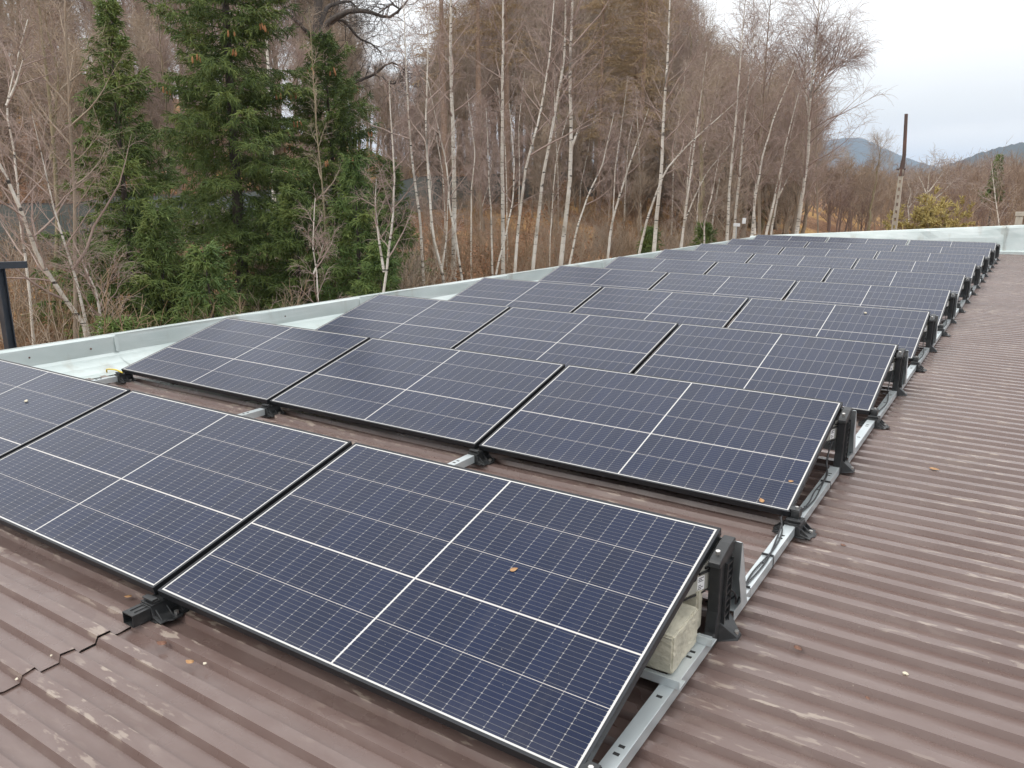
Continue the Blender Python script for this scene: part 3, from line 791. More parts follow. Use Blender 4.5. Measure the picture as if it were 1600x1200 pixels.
# ------------------------------------------------------------------ leaves and crumbs lying about
def leaf(pos, nrm_, size, m, label, rz, curl=.25):
    n = 7; V = []
    for i in range(n):
        t = i / (n - 1); w = .34 * math.sin(math.pi * t ** .8) * (1 - .15 * t)
        for s in (-1, 0, 1): V.append(((t - .5), s * w, curl * (abs(s) * .35 * w + .5 * (t - .5) ** 2)))
    size = size * .8; V = np.array(V) * size
    Q = [(i*3+j, i*3+j+1, (i+1)*3+j+1, (i+1)*3+j) for i in range(n-1) for j in range(2)]
    N = len(V); V2 = V - np.array([0, 0, size * .012])
    rim = [i*3 for i in range(n)] + [(n-1)*3+1] + [i*3+2 for i in range(n-1, -1, -1)] + [1]
    Q = Q + [tuple(a + N for a in q[::-1]) for q in Q] + [(rim[i], rim[(i+1) % len(rim)], rim[(i+1) % len(rim)] + N, rim[i] + N) for i in range(len(rim))]
    me = fast_mesh('fallen_leaf', np.concatenate([V, V2]), np.array(Q))
    o = link('fallen_leaf', me, m)
    q = Vector(nrm_).to_track_quat('Z', 'Y') @ Matrix.Rotation(rz, 3, 'Z').to_quaternion()
    o.rotation_euler = q.to_euler(); o.location = Vector(pos) + Vector(nrm_) * size * .02
    return tag(o, label, 'leaf', 'dry leaves blown onto the roof')
def on_panel(px, py, r):
    n = np.array([0, -math.sin(TILT), math.cos(TILT)]); p0 = np.array([0, r * PITCH, LOW]); d = ray(px, py)
    return CAM + d * (np.dot(p0 - CAM, n) / np.dot(d, n)), n
PN = (0, -math.sin(TILT), math.cos(TILT))
for px, py, r, s, m, lab, rz in ((803, 890, 0, .040, M_LEAF, 'dry orange-brown leaf lying in the middle of the nearest right panel', .9),
                                 (1190, 782, 1, .048, M_LEAF, 'curled brown leaf near the low edge of the second row right panel', 2.2),
                                 (1236, 752, 1, .034, M_LEAF, 'thin pale brown leaf by the right frame of the second row panel', .4)):
    leaf(on_panel(px, py, r)[0], PN, s, m, lab, rz)
for px, py, s, m, lab, rz in ((252, 1005, .055, M_RLEAF, 'rusty red dry leaf on the roof just right of the open black socket', .2),
                              (296, 1034, .045, M_LEAF, 'pale rolled leaf on the roof in front of the nearest panel', .1),
                              (200, 932, .04, M_LEAF, 'pale yellow leaf on the roof above the open black socket', .6),
                              (1247, 1013, .045, M_RLEAF, 'reddish dry leaf on the bare ribbed roof right of the concrete block', 2.6),
                              (1318, 852, .038, M_RLEAF, 'small dark red leaf on the bare roof beside the tied cables', 2.8),
                              (1460, 733, .075, M_LEAF, 'long straw-coloured leaf on the ribbed roof near the second row post', 2.9),
                              (1356, 1091, .025, M_RLEAF, 'dark brown seed leaf on the ribbed roof below the pale crumb', 2.4),
                              ):
    leaf(on_z(px, py, .003), (0, 0, 1), s, m, lab, rz)
def crumb(pos, size, label, seed):
    bm = bmesh.new(); bmesh.ops.create_icosphere(bm, subdivisions=2, radius=size); g = random.Random(seed)
    for v in bm.verts: v.co = v.co * (1 + g.uniform(-.3, .25)); v.co.z *= .65
    me = bpy.data.meshes.new('crumb'); bm.to_mesh(me); bm.free(); me.shade_flat()
    o = link('crumb', me, M_CRUMB); o.location = Vector(pos) + Vector((0, 0, size * .5))
    tag(o, label, 'crumb', 'pale crumbs lying on roof and panels')
crumb(on_panel(41, 628, 0)[0], .011, 'pale pebble on the left panel of the nearest row', 1)
crumb(on_panel(1352, 490, 3)[0], .014, 'white pebble on the right panel of the fourth row', 2)
for px, py, s, lab in ((1414, 1054, .009, 'pale chip of mortar on the ribbed roof, the largest crumb'), (320, 1038, .006, 'pale crumb on the roof near the rolled leaf'),
                       (26, 1062, .005, 'white crumb beside the sheet overlap at the photo edge'), 
                       (80, 1025, .004, 'tiny white crumb on the sheet overlap')):
    crumb(on_z(px, py, 0), s, lab, int(px))

# ------------------------------------------------------------------ trees
def ground_at(px, dist):
    p = at(px, 292, dist); return np.array([p[0], p[1], float(H(p[0], p[1]))])
def resample(P, n):
    P = np.asarray(P, float); s = np.concatenate([[0], np.cumsum(np.linalg.norm(np.diff(P, axis=0), axis=1))]); t = np.linspace(0, s[-1], n)
    return np.stack([np.interp(t, s, P[:, i]) for i in range(3)], 1)
def make_tree(name, base, trunk_P, r0, r1, crown_tb, mtrunk, mcrown, label, cat='tree', group=None, sides=8, flare=1.25, extra_trunk=None):
    """trunk and crown in coordinates relative to base"""
    root = tag(empty(name, base), label, cat, group)
    P = resample(trunk_P, 26); t = np.linspace(0, 1, 26)
    R = r0 * (1 - t) ** .85 * 1.0 + r1 * t; R = np.maximum(R, r1); R[0] *= flare; R[1] *= 1 + (flare - 1) * .35
    tb = TB().radii(P[None], R[None], sides)
    if extra_trunk is not None:
        for Q, a, b_ in extra_trunk: tb.add(resample(Q, 14), a, b_, 6)
    link('trunk', tb.mesh('trunk'), mtrunk, root)
    link('crown', crown_tb.mesh('crown'), mcrown, root)
    return root

def birch_crown(P, start, blen, n1, g, wide=.75, fine=1.0, d=22.0):
    """P: trunk polyline; rising branches with thin hanging twigs"""
    tb = TB(); P = resample(P, 30)[None]; w = max(.0016, .00013 * d)
    L1, t1, l1 = spawn(P, n1, start, .985, wide, lambda t: blen * (1.1 - .85 * (t - start) / (1 - start)), 7, up=.07, wig=.10, g=g)
    tb.add(L1, .012 * l1 / max(blen, .1) * blen ** .7 + .003, .0025, 4)
    L2, t2, l2 = spawn(L1, 6, .2, 1.0, .65, lambda t: blen * .42 * (1.1 - .5 * t), 5, up=-.08, wig=.14, g=g)
    tb.add(L2, .0042, .0018, 3)
    L3, t3, l3 = spawn(L2, max(2, int(6 * fine)), .15, 1.0, .6, lambda t: blen * .24 * (1.1 - .4 * t), 4, up=-.28, wig=.12, g=g)
    tb.add(L3, w * 1.15, w * .6, 3)
    return tb

def px_birch(pts, dist, wpx, label, start=.45, blen=1.2, n1=26, ext=1.0, seed=0, extra=(), fine=1.0, name='birch_tree', group=None, mt=None, mc=None):
    """pts: pixels from the lowest visible point up"""
    g = np.random.default_rng(seed + 100)
    Q = [at(x, y, dist) for x, y in pts]
    slope = (Q[0] - Q[1]) / max(.3, Q[1][2] - Q[0][2])
    zb = float(H(Q[0][0], Q[0][1]))
    dz = max(.05, Q[0][2] - zb)
    base = Q[0] + np.array([slope[0] * .3 * dz, slope[1] * .3 * dz, -dz])
    base[2] = float(H(base[0], base[1])) - .05
    top = Q[-1] + nrm(Q[-1] - Q[-2]) * ext
    P = np.array([base] + Q + [top]) - base
    t = np.linspace(0, 1, 40); Pr = resample(P, 40)
    Pr[1:-1] += np.cumsum(g.normal(0, .006, (38, 3)), 0) * np.array([1, 1, 0]) * (1 - np.linspace(-1, 1, 38)[:, None] ** 2)
    r = wpx * .345 * dist / FPX
    tb = birch_crown(Pr, start, blen, n1, g, fine=fine, d=dist)
    ex = []
    for e, ew in extra:
        E = np.array([at(x, y, dist) for x, y in e]) - base; ex.append((E, ew / 2 * dist / FPX, .004))
        sub = birch_crown(E, .3, blen * .8, max(6, n1 // 2), g, fine=fine, d=dist)
        tb.V += sub.V; tb.Q += [q + tb.n for q in sub.Q] if False else []
        if True:
            off = tb.n
            for q in sub.Q: tb.Q.append(q + off)
            tb.n += sub.n
    return make_tree(name, base, Pr, r * 1.12, .006, tb, mt or M_BIRCH, mc or M_TWIG, label, 'birch' if mt is None else 'tree', group, extra_trunk=ex)

BG = 'white birches beside the building'
px_birch([(142, 560), (135, 510), (100, 460), (60, 400), (40, 340), (10, 275), (-30, 190)], 13.5, 11, 'curved leaning white birch nearest the left photo edge, by the steel post', .35, 1.3, 26, 1.5, 1, (([(150, 545), (158, 500), (150, 455), (125, 400)], 6), ([(140, 530), (120, 440), (85, 330), (60, 220), (50, 180)], 5)), group=BG)
px_birch([(26, 330), (20, 230), (8, 170), (22, 110), (30, 80)], 15, 6, 'thin pale birch forking at its top above the mesh fence at left', .4, 1.0, 14, .5, 2, (([(10, 165), (25, 130), (38, 85)], 3.5),), group=BG)
px_birch([(598, 460), (603, 420), (612, 340), (614, 270), (611, 200)], 14.5, 7, 'slender white birch in front of the spruces with a fork low down', .45, .8, 16, .8, 3, (([(600, 425), (592, 375), (586, 320), (588, 280)], 4.5),), group=BG)
px_birch([(491, 475), (488, 430), (484, 385), (488, 350)], 13, 5, 'small crooked pale birch sapling before the dark spruces', .4, .6, 12, .4, 4, (([(490, 428), (500, 400), (505, 380)], 3),), group=BG)
px_birch([(656, 335), (648, 275), (640, 190), (636, 110)], 20, 7, 'thin white birch standing just right of the spruces', .5, 1.0, 20, 1.5, 5, group=BG)
px_birch([(692, 430), (677, 370), (670, 280), (667, 190), (668, 130)], 18, 7, 'thin white birch curving left, second right of the spruces', .55, 1.0, 20, 1.5, 6, group=BG)
px_birch([(722, 440), (710, 370), (700, 320), (697, 260), (682, 190)], 19, 5.5, 'thin birch leaning left in front of the mottled thick birch', .55, .9, 16, 1.0, 7, (([(690, 425), (698, 370), (700, 300)], 3.5),), group=BG)
px_birch([(709, 420), (709, 300), (707, 220), (703, 100), (704, 0)], 24, 11, 'thick mottled birch with dark patches rising out of the photo', .45, 1.8, 30, 3, 8, group=BG)
px_birch([(786, 430), (785, 330), (784, 200), (785, 90), (786, 0)], 22, 9.5, 'tall straight white birch between two dark conifer trunks', .5, 1.6, 30, 3, 9, group=BG)
px_birch([(770, 430), (767, 330), (764, 260), (762, 220)], 21, 5, 'very thin straight birch left of the tall straight one', .55, .7, 14, .8, 10, group=BG)
px_birch([(776, 425), (790, 370), (802, 310), (803, 250), (800, 215)], 20, 5, 'thin birch crossing behind the tall straight white one', .55, .7, 14, .8, 11, group=BG)
px_birch([(805, 418), (812, 340), (822, 260), (842, 190), (858, 100), (862, 50)], 20, 7.5, 'white birch leaning right, left one of a leaning pair', .5, 1.2, 22, 1.5, 12, group=BG)
px_birch([(832, 420), (838, 360), (846, 280), (862, 195), (880, 95), (882, 0)], 20.5, 9, 'white birch leaning right, right one of a leaning pair', .5, 1.3, 24, 2, 13, group=BG)
px_birch([(876, 412), (882, 360), (890, 290), (893, 200), (891, 100), (894, 0)], 22, 11, 'thick bright white birch with black marks right of the leaning pair', .5, 1.7, 28, 3, 14, (([(893, 230), (905, 200), (925, 160)], 4),), group=BG)
px_birch([(890, 415), (905, 350), (922, 300), (942, 260), (950, 222)], 20, 6, 'bent birch leaning strongly right beside the thick bright white one', .6, .7, 14, .7, 15, group=BG)
px_birch([(950, 402), (956, 350), (970, 300), (985, 255), (995, 225)], 24, 7.5, 'leaning birch with a hooked base before the green fence end', .55, .9, 16, 1.0, 16, group=BG)
px_birch([(999, 394), (1008, 350), (1025, 300), (1040, 265), (1075, 225), (1100, 203)], 25, 7, 'birch bowed far over to the right across a straight one', .6, .9, 16, 1.2, 17, group=BG)
px_birch([(1022, 390), (1027, 330), (1033, 260), (1036, 180), (1042, 90), (1046, 15)], 26, 10, 'tall white birch whose trunk the bowed birch crosses', .45, 1.5, 28, 2.0, 18, group=BG)
px_birch([(1066, 382), (1073, 330), (1080, 280), (1088, 220), (1095, 160)], 27, 6.5, 'thin white birch right of the bowed one, lightly leaning', .5, 1.2, 24, 1.5, 19, group=BG)
px_birch([(1070, 345), (1085, 310), (1105, 270), (1125, 245)], 28, 5, 'short thin birch bent right amid brown saplings', .5, .7, 12, .6, 20, group=BG)
px_birch([(1103, 378), (1103, 350), (1112, 310), (1120, 265)], 27, 5, 'small s-curved birch between brown saplings', .5, .7, 12, .6, 21, group=BG)
px_birch([(1136, 372), (1140, 300), (1148, 220), (1155, 125)], 28, 7.5, 'left one of two parallel white birches by the white box', .45, 1.4, 30, 2.5, 22, group=BG)
px_birch([(1146, 371), (1152, 300), (1160, 220), (1168, 140)], 29, 6.5, 'right one of two parallel white birches by the white box', .45, 1.4, 30, 2.3, 23, group=BG)
px_birch([(1187, 368), (1188, 280), (1192, 180), (1199, 80), (1203, 20)], 31, 8, 'tall brownish birch topping its neighbours behind the white clump', .35, 1.9, 44, 1.2, 24, group=BG, mt=M_BARK)
px_birch([(1177, 367), (1183, 310), (1193, 250), (1208, 190), (1216, 170)], 28, 7, 'leftmost leaning stem of the bright white birch clump', .5, 1.0, 20, 1.3, 25, (([(1179, 366), (1178, 310), (1185, 260)], 4.5),), group=BG)
px_birch([(1197, 366), (1208, 320), (1218, 270), (1228, 220), (1236, 190)], 28.5, 7, 'middle leaning stem of the bright white birch clump', .5, 1.0, 20, 1.3, 26, group=BG)
px_birch([(1205, 365), (1214, 310), (1226, 250), (1238, 200)], 29.5, 5, 'thin right stem of the bright white birch clump', .5, 1.0, 18, 1.0, 27, (([(1215, 310), (1240, 260)], 3),), group=BG)
px_birch([(1244, 364), (1252, 310), (1262, 240), (1266, 160), (1272, 90), (1278, 25)], 30, 9.5, 'rightmost tall birch with spreading drooping crown against the sky', .32, 2.2, 46, 1.0, 28, (([(1264, 190), (1258, 130), (1262, 60)], 4), ([(1268, 150), (1295, 110), (1315, 95)], 3)), group=BG)
px_birch([(1278, 362), (1276, 280), (1276, 180), (1277, 110)], 34, 4, 'dark thin straight tree behind the rightmost birch', .3, 1.4, 34, 1.0, 29, group=BG, mt=M_BARK)

# --- spruces
def spruce(label, px, dist, top_py, R, seed, m=None, cones=0, dens=1.0, bottom=.02, name='spruce_tree', thick=.0110, bare_top=.0, prof=.95, clo=.5, chi=.97):
    g = np.random.default_rng(seed); base = ground_at(px, dist) - np.array([0, 0, .05])
    Hh = at(px, top_py, dist)[2] - base[2]
    root = tag(empty(name, base), label, 'spruce', 'green spruces at the wood edge')
    lean = g.normal(0, .02, 2)
    T = np.stack([lean[0] * np.linspace(0, 1, 12) ** 2 * Hh, lean[1] * np.linspace(0, 1, 12) ** 2 * Hh, np.linspace(0, Hh, 12)], 1)
    link('trunk', TB().add(T, .011 * Hh + .02, .008, 8).mesh('trunk'), M_OAK, root)
    nb = int(Hh * 24 * dens)
    t = bottom + (1 - bottom) * ((np.arange(nb) + g.random(nb)) / nb); t = np.minimum(t, .995)
    lump = 1 + .22 * np.sin(t * 17 + seed) * np.sin(t * 41 + 2 * seed)
    az = np.arange(nb) * 2.399 + g.normal(0, .35, nb)
    L = (R * (1 - t) ** prof * lump + .10) * np.exp(g.normal(0, .16, nb))
    L = np.where(t > 1 - bare_top, L * .6, L)
    el = np.radians(-14 + 55 * t ** 2) + g.normal(0, .10, nb)
    K = 7; s = np.linspace(0, 1, K)
    out = L[:, None] * s; z = L[:, None] * (np.sin(el)[:, None] * s - .22 * (1 - t)[:, None] * s ** 1.6 + .20 * s ** 3)
    P1 = np.stack([np.cos(az)[:, None] * out, np.sin(az)[:, None] * out, z], -1)
    P1[..., 0] += lean[0] * t[:, None] ** 2 * Hh; P1[..., 1] += lean[1] * t[:, None] ** 2 * Hh; P1[..., 2] += t[:, None] * Hh
    tb = TB().add(P1, .011, thick * .8, 3)
    # split long and short branches so that shoot length follows the branch
    for lo, hi, n2, n3 in ((0, .5, 8, 7), (.5, 1.1, 15, 9), (1.1, 9, 23, 10)):
        sel = (L >= lo) & (L < hi)
        if not sel.any(): continue
        l2 = float(np.mean(L[sel]))
        P2, t2, _ = spawn(P1[sel], n2, .12, 1.0, .95, lambda q: (.09 + .26 * l2 * (1 - .72 * q)), 4, up=-.20, wig=.10, g=g, flat=True)
        tb.radii(P2, np.broadcast_to(np.array([.7, 1, .9, .25]) * thick, (len(P2), 4)), 3)
        P3, t3, _ = spawn(P2, n3, .15, 1.0, .75, lambda q: .15 - .03 * q, 3, up=-.45, wig=.12, g=g)
        tb.radii(P3, np.broadcast_to(np.array([.75, 1, .2]) * thick, (len(P3), 3)), 3)
    link('crown', tb.mesh('crown'), m or M_SPRUCE, root)
    if cones:
        b = MB(); n = 8; rr = [0, .012, .019, .020, .015, .006, 0]
        bm = bmesh.new(); bmesh.ops.create_uvsphere(bm, u_segments=8, v_segments=7, radius=1)
        for v in bm.verts: v.co = Vector((v.co.x * .021 * (1 - .25 * v.co.z), v.co.y * .021 * (1 - .25 * v.co.z), v.co.z * .075 - .075))
        me = bpy.data.meshes.new('cone'); bm.to_mesh(me); bm.free(); me.shade_smooth()
        side = nrm((CAM - base)[:2])
        cand = np.where((t > clo) & (t < chi) & (np.cos(az) * side[0] + np.sin(az) * side[1] > -.1))[0]
        hubs = g.choice(cand, min(len(cand), cones // 3 + 1), replace=False)
        for i in range(cones):
            h = hubs[i % len(hubs)]; q = P1[h, -1] * 1.0 + np.array([g.normal(0, .06), g.normal(0, .06), g.normal(0, .02) - .02])
            c = link('cone', me, M_CONE, root); c.location = q; c.rotation_euler = (g.normal(0, .15), g.normal(0, .15), 0)
    return root
spruce('tallest dark spruce with orange cones hanging in its top', 368, 20.5, -420, 2.4, 11, cones=40, dens=.95, clo=.3, chi=.62)
spruce('slim dark green spruce standing alone at the left with a bare leader', 190, 17.5, 0, 1.8, 12, dens=.8, bare_top=.12, prof=1.15)
spruce('broad spruce with a few orange cones right of the tallest one', 524, 22, 64, 2.35, 13, cones=20, dens=1.0, prof=.85)
spruce('young yellow-green spruce in front of the broad one', 556, 17.5, 250, 1.2, 14, M_YSPRUCE, dens=.75)
spruce('low bushy young spruce close behind the parapet', 318, 14.0, 392, .95, 15, M_YSPRUCE, dens=.85)
spruce('dark half-grown spruce at the right end of the spruces', 608, 22.0, 255, 1.15, 16, dens=1.0)
spruce('small green spruce filling the space under the slim one', 238, 16.5, 330, 1.2, 17, dens=1.0)
spruce('green spruce between the tallest and the broad one', 462, 18.5, 300, 1.7, 18, dens=1.0)
spruce('low light green spruce beside the forked birch', 590, 16, 385, .9, 19, M_YSPRUCE, dens=1.0)
spruce('tiny spruce tuft just above the parapet at left', 155, 12.2, 508, .45, 20, M_YSPRUCE, dens=1.5)
spruce('small dark spruce bush behind the parapet near the far end', 1018, 27, 358, .7, 21, dens=1.3)
spruce('round dark green spruce bush near the white box', 1108, 30, 352, .9, 22, dens=1.3)
spruce('single dark spruce topping the far wood at right', 1553, 92, 243, 1.5, 23, dens=.6, thick=.05, bottom=.55)

# --- larches: brown conifers with level branches
def larch(label, px, dist, top_py, R, wpx, seed, t0=.28, dens=1.0, crown=None):
    g = np.random.default_rng(seed); base = ground_at(px, dist) - np.array([0, 0, .05]); Hh = at(px, top_py, dist)[2] - base[2]
    T = np.stack([g.normal(0, .012) * np.linspace(0, Hh, 12), g.normal(0, .012) * np.linspace(0, Hh, 12), np.linspace(0, Hh, 12)], 1)
    w = .00013 * dist; tb = TB()
    P1, t1, l1 = spawn(resample(T, 20)[None], int(Hh * 9 * dens), t0, .99, 1.5, lambda t: R * (1.08 - .8 * t), 6, up=-.02, wig=.06, g=g)
    tb.add(P1, .014, .006, 3)
    P2, _, _ = spawn(P1, 9, .12, 1, .9, lambda t: R * .26 * (1.1 - .6 * t), 4, up=-.08, wig=.10, g=g, flat=True); tb.add(P2, w * 2.2, w * 1.2, 3)
    P3, _, _ = spawn(P2, 5, .1, 1, .9, .15, 3, up=-.2, wig=.15, g=g); tb.add(P3, w * 2.0, w * 1.0, 3)
    make_tree('larch_tree', base, T, wpx / 2 * dist / FPX, .02, tb, M_LARCH, M_LTWIG, label, 'larch', 'bare brown larches')
larch('brown larch with level yellowish branches, left of the dense pair', 936, 44, -140, 2.2, 8, 31)
larch('brown larch of the dense yellowish pair, left trunk', 985, 46, -160, 2.4, 9, 32, .25, 1.1)
larch('brown larch of the dense yellowish pair, right trunk', 998, 44, -190, 2.4, 10, 33, .22, 1.1)
larch('dark brown larch trunk close behind the mottled birch', 697, 40, -170, 1.9, 12, 34, .45, .5)
larch('brown larch trunk midway between the mottled and the tall straight birch', 750, 40, -200, 2.1, 12, 35, .5, .55)
larch('brown larch trunk just right of the tall straight birch', 794, 41, -150, 2.0, 11, 36, .5, .55)

# --- the old oak with crooked boughs
def oak():
    d = 44; base = ground_at(500, d); g = np.random.default_rng(41)
    rel = lambda pts: np.array([at(x, y, d + dd) for x, y, dd in pts]) - base
    trunk = np.vstack([[0, 0, -.1], rel([(499, 200, 0), (497, 100, 0), (496, 40, 0), (500, -60, 0), (495, -160, 0)])])
    boughs = [([(497, 62, 0), (515, 32, -.5), (548, 16, -1), (576, 18, -1.4), (606, 29, -1.8), (626, 15, -2), (640, -4, -2.2)], .19),
              ([(496, 45, 0), (512, 10, .6), (530, 4, 1), (546, 1, 1.3), (560, 14, 1.5)], .17),
              ([(503, 48, 0), (530, 28, .8), (545, 40, 1), (560, 60, 1.2), (580, 68, 1.4), (596, 82, 1.6)], .10),
              ([(499, 150, 0), (528, 138, .6), (556, 128, 1.0), (586, 116, 1.2), (606, 98, 1.4), (620, 98, 1.5), (634, 112, 1.6)], .13),
              ([(498, 70, 0), (470, 40, -1), (450, 20, -1.5), (420, -20, -2)], .13),
              ([(597, 119, 1.2), (606, 130, 1.1), (616, 131, 1.1), (633, 115, 1)], .06),
              ([(626, 15, -2), (612, 6, -2), (592, 20, -2)], .05)]
    ex = []; tw = TB()
    for pts, r in boughs:
        P = resample(rel(pts), 14); ex.append((P, r, .035))
        L2, _, _ = spawn(P[None], 16, .15, 1, .8, 1.5, 6, up=.05, wig=.3, g=g); tw.add(L2, .022, .008, 4)
        L3, _, _ = spawn(L2, 5, .2, 1, .7, .75, 5, up=-.02, wig=.28, g=g); tw.add(L3, .009, .005, 3)
        L4, _, _ = spawn(L3, 4, .2, 1, .7, .35, 3, up=-.1, wig=.2, g=g); tw.add(L4, .0055, .0035, 3)
    make_tree('oak_tree', base, trunk, .32, .12, tw, M_OAK, M_OAK, 'old dark oak with crooked boughs reaching right over the gap', 'oak', extra_trunk=ex)
oak()

# --- bare broad-leaved trees of the wood: eight kinds, copied
def bare_tree(seed, Hh, wide, dens, blen, start, mt, mc, up=.06, w=.0055, name='bare_tree', k=1):
    g = np.random.default_rng(seed)
    z = np.linspace(0, Hh, 20)
    T = np.stack([np.cumsum(g.normal(0, .05, 20)), np.cumsum(g.normal(0, .05, 20)), z], 1); T[0] = 0
    tb = TB()
    P1, t1, l1 = spawn(T[None], int(22 * dens), start, .99, wide, lambda t: blen * (1.15 - .85 * (t - start) / (1 - start)), 8, up=up, wig=.13, g=g)
    tb.add(P1, .035 * (1.2 - t1), .010, 4)
    P2, _, _ = spawn(P1, 7, .15, 1, .65, lambda t: blen * .42 * (1.1 - .5 * t), 6, up=up * .8, wig=.15, g=g); tb.add(P2, .013, w, 3)
    P3, _, _ = spawn(P2, 6, .15, 1, .6, lambda t: blen * .22, 4, up=up * .5, wig=.16, g=g); tb.add(P3, w, w * .7, 3)
    P4, _, _ = spawn(P3, 3, .2, 1, .6, lambda t: blen * .12, 3, up=0, wig=.16, g=g); tb.add(P4, w * .8, w * .5, 3)
    root = empty(name)
    R = (.012 * Hh + .02) * (1 - z / Hh) ** .8 + .015
    link('trunk', TB().radii(T[None], R[None], 7).mesh('trunk'), mt, root)
    link('crown', tb.mesh('crown'), mc, root)
    return root
KINDS = [bare_tree(51, 9.0, .62, 1.1, 2.2, .25, M_BARK, M_BARE), bare_tree(52, 12.5, .55, 1.3, 2.6, .30, M_BARK, M_BARE), bare_tree(53, 10.5, .85, 1.2, 2.6, .22, M_MOSS, M_BARE, .10),
         bare_tree(54, 7.0, .5, 1.2, 1.6, .15, M_BARK, M_TWIG, .08), bare_tree(55, 13.5, .75, 1.3, 3.0, .35, M_MOSS, M_TWIG, .08), bare_tree(56, 5.5, .45, 1.5, 1.3, .08, M_BARK, M_BARE, .1)]
used = set()
def put(kind, px, dist, scale, label, cat, group, proto_list=None, sz=None, sink=.1):
    pl = proto_list or KINDS
    src = pl[kind]
    key = src.name
    o = src if key not in used else copy_tree(src)
    used.add(key)
    b = ground_at(px, dist); o.location = (b[0], b[1], b[2] - sink)
    o.rotation_euler = (random.gauss(0, .03), random.gauss(0, .03), random.uniform(0, 6.28))
    o.scale = (scale, scale, sz or scale)
    tag(o, label, cat, group)
    return o
g = np.random.default_rng(77)
def band(n, p0, p1, d0, d1, top_fn, kinds, label, group, hmin=.55, hmax=1.6, smin=.5):
    hs = {0: 9.0, 1: 12.5, 2: 10.5, 3: 7.0, 4: 13.5, 5: 5.5}
    for i in range(n):
        px = p0 + (p1 - p0) * (i + g.random()) / n; d = d0 + (d1 - d0) * math.sqrt(g.random()); k = int(g.choice(kinds))
        b = ground_at(px, d); want = (at(px, top_fn(px) + g.normal(0, 25), d)[2] - b[2])
        s = min(max(want / hs[k], hmin), hmax)
        put(k, px, d, s, label, 'tree', group)
# tree tops in the photograph, by column
def top_left(px): return -120
def top_mid(px): return float(np.interp(px, [520, 560, 620, 660, 700, 760, 830, 880, 1000, 1080, 1130], [-60, 60, 150, 130, 60, -20, -60, -60, -60, 60, 110]))
def top_right(px): return float(np.interp(px, [1080, 1130, 1180, 1240, 1290, 1320], [90, 130, 120, 140, 180, 215]))
band(42, -60, 540, 33, 62, top_left, [0, 1, 2, 4], 'bare brown tree on the leafy slope behind the spruces', 'bare trees on the slope behind the spruces')
band(28, -60, 520, 26, 40, lambda p: 90, [0, 3, 5], 'young bare tree near the mesh fence behind the spruces', 'young trees along the fence behind the spruces')
band(92, 520, 1130, 44, 82, top_mid, [0, 1, 2, 3, 4], 'bare brown tree in the dense wood behind the birches', 'bare trees in the wood behind the birches')
band(48, 610, 1130, 34, 52, lambda p: 195, [3, 5, 0], 'young bare tree behind the mesh fence between the birch trunks', 'young trees behind the fence between the birches', hmin=.4)
band(40, 1080, 1262, 34, 75, top_right, [0, 3, 5, 2], 'bare brown tree behind the far roof corner', 'bare trees behind the far roof corner', hmin=.4)
# mossy and distinct stems at the left
px_birch([(85, 480), (88, 330), (75, 180), (62, 60), (55, -10)], 19, 9, 'mossy forked tree rising left of the slim spruce', .35, 1.6, 26, 2, 61, (([(80, 250), (92, 120), (72, 40), (68, -10)], 5),), name='bare_tree', mt=M_MOSS, mc=M_BARE)
px_birch([(118, 540), (119, 440), (120, 300), (110, 120), (104, -5)], 16, 8, 'grey-brown straight tree between the leaning birch and the slim spruce', .4, 1.2, 22, 1.5, 62, name='bare_tree', mt=M_BARK, mc=M_BARE)
px_birch([(262, 300), (258, 150), (250, 80), (246, 20)], 21, 4, 'thin pinkish sapling between the slim and the tallest spruce', .3, 1.0, 20, 1, 63, name='bare_tree', mt=M_BARK, mc=M_BARE)
px_birch([(504, 300), (494, 200), (489, 100), (486, 60)], 18, 4, 'thin yellowish sapling stem before the broad spruce', .45, .6, 12, .6, 64, name='bare_tree', mt=M_MOSS, mc=M_BARE)
px_birch([(416, 90), (414, 0), (412, -40)], 27, 9, 'white birch top showing behind the tallest spruce', .5, 1.4, 20, 2, 65, group=BG)

# --- bare shrubs of the undergrowth: five kinds, copied
def shrub(seed, Hh, n, spread, mc, w=.006):
    g = np.random.default_rng(seed); a = g.random(n) * 6.28
    P = np.stack([np.stack([np.cos(a), np.sin(a), np.zeros(n)], 1) * .06] * 1, 1)
    pts = [P[:, 0]]; d = nrm(np.stack([np.cos(a) * spread, np.sin(a) * spread, np.ones(n)], 1) + g.normal(0, .12, (n, 3)))
    L = Hh * g.uniform(.55, 1.1, n)
    for k in range(7): pts.append(pts[-1] + d * (L / 7)[:, None]); d = nrm(d + g.normal(0, .10, d.shape) + np.array([0, 0, .05]))
    P1 = np.stack(pts, 1); st = TB().add(P1, .013, .004, 4)
    P2, _, _ = spawn(P1, 8, .25, 1, .55, lambda t: Hh * .28 * (1.15 - .7 * t), 5, up=.06, wig=.14, g=g); tw = TB().add(P2, w, w * .5, 3)
    P3, _, _ = spawn(P2, 4, .2, 1, .6, Hh * .09, 3, up=.02, wig=.16, g=g); tw.add(P3, w * .7, w * .4, 3)
    root = empty('bare_shrub')
    link('stems', st.mesh('stems'), mc, root); link('twigs', tw.mesh('twigs'), mc, root)
    return root
SH = [shrub(71, 1.9, 9, .45, M_SHRUB), shrub(72, 2.6, 7, .25, M_SHRUB), shrub(73, 1.4, 12, .7, M_BARE), shrub(74, 3.2, 4, .2, M_SHRUB), shrub(75, 2.2, 12, .35, M_BARE)]
def par_dist(px):                               # where the line of sight leaves the roof
    d = ray(px, 292); return min(6.9 / max(-d[0], .05), 24 / max(d[1], .05))
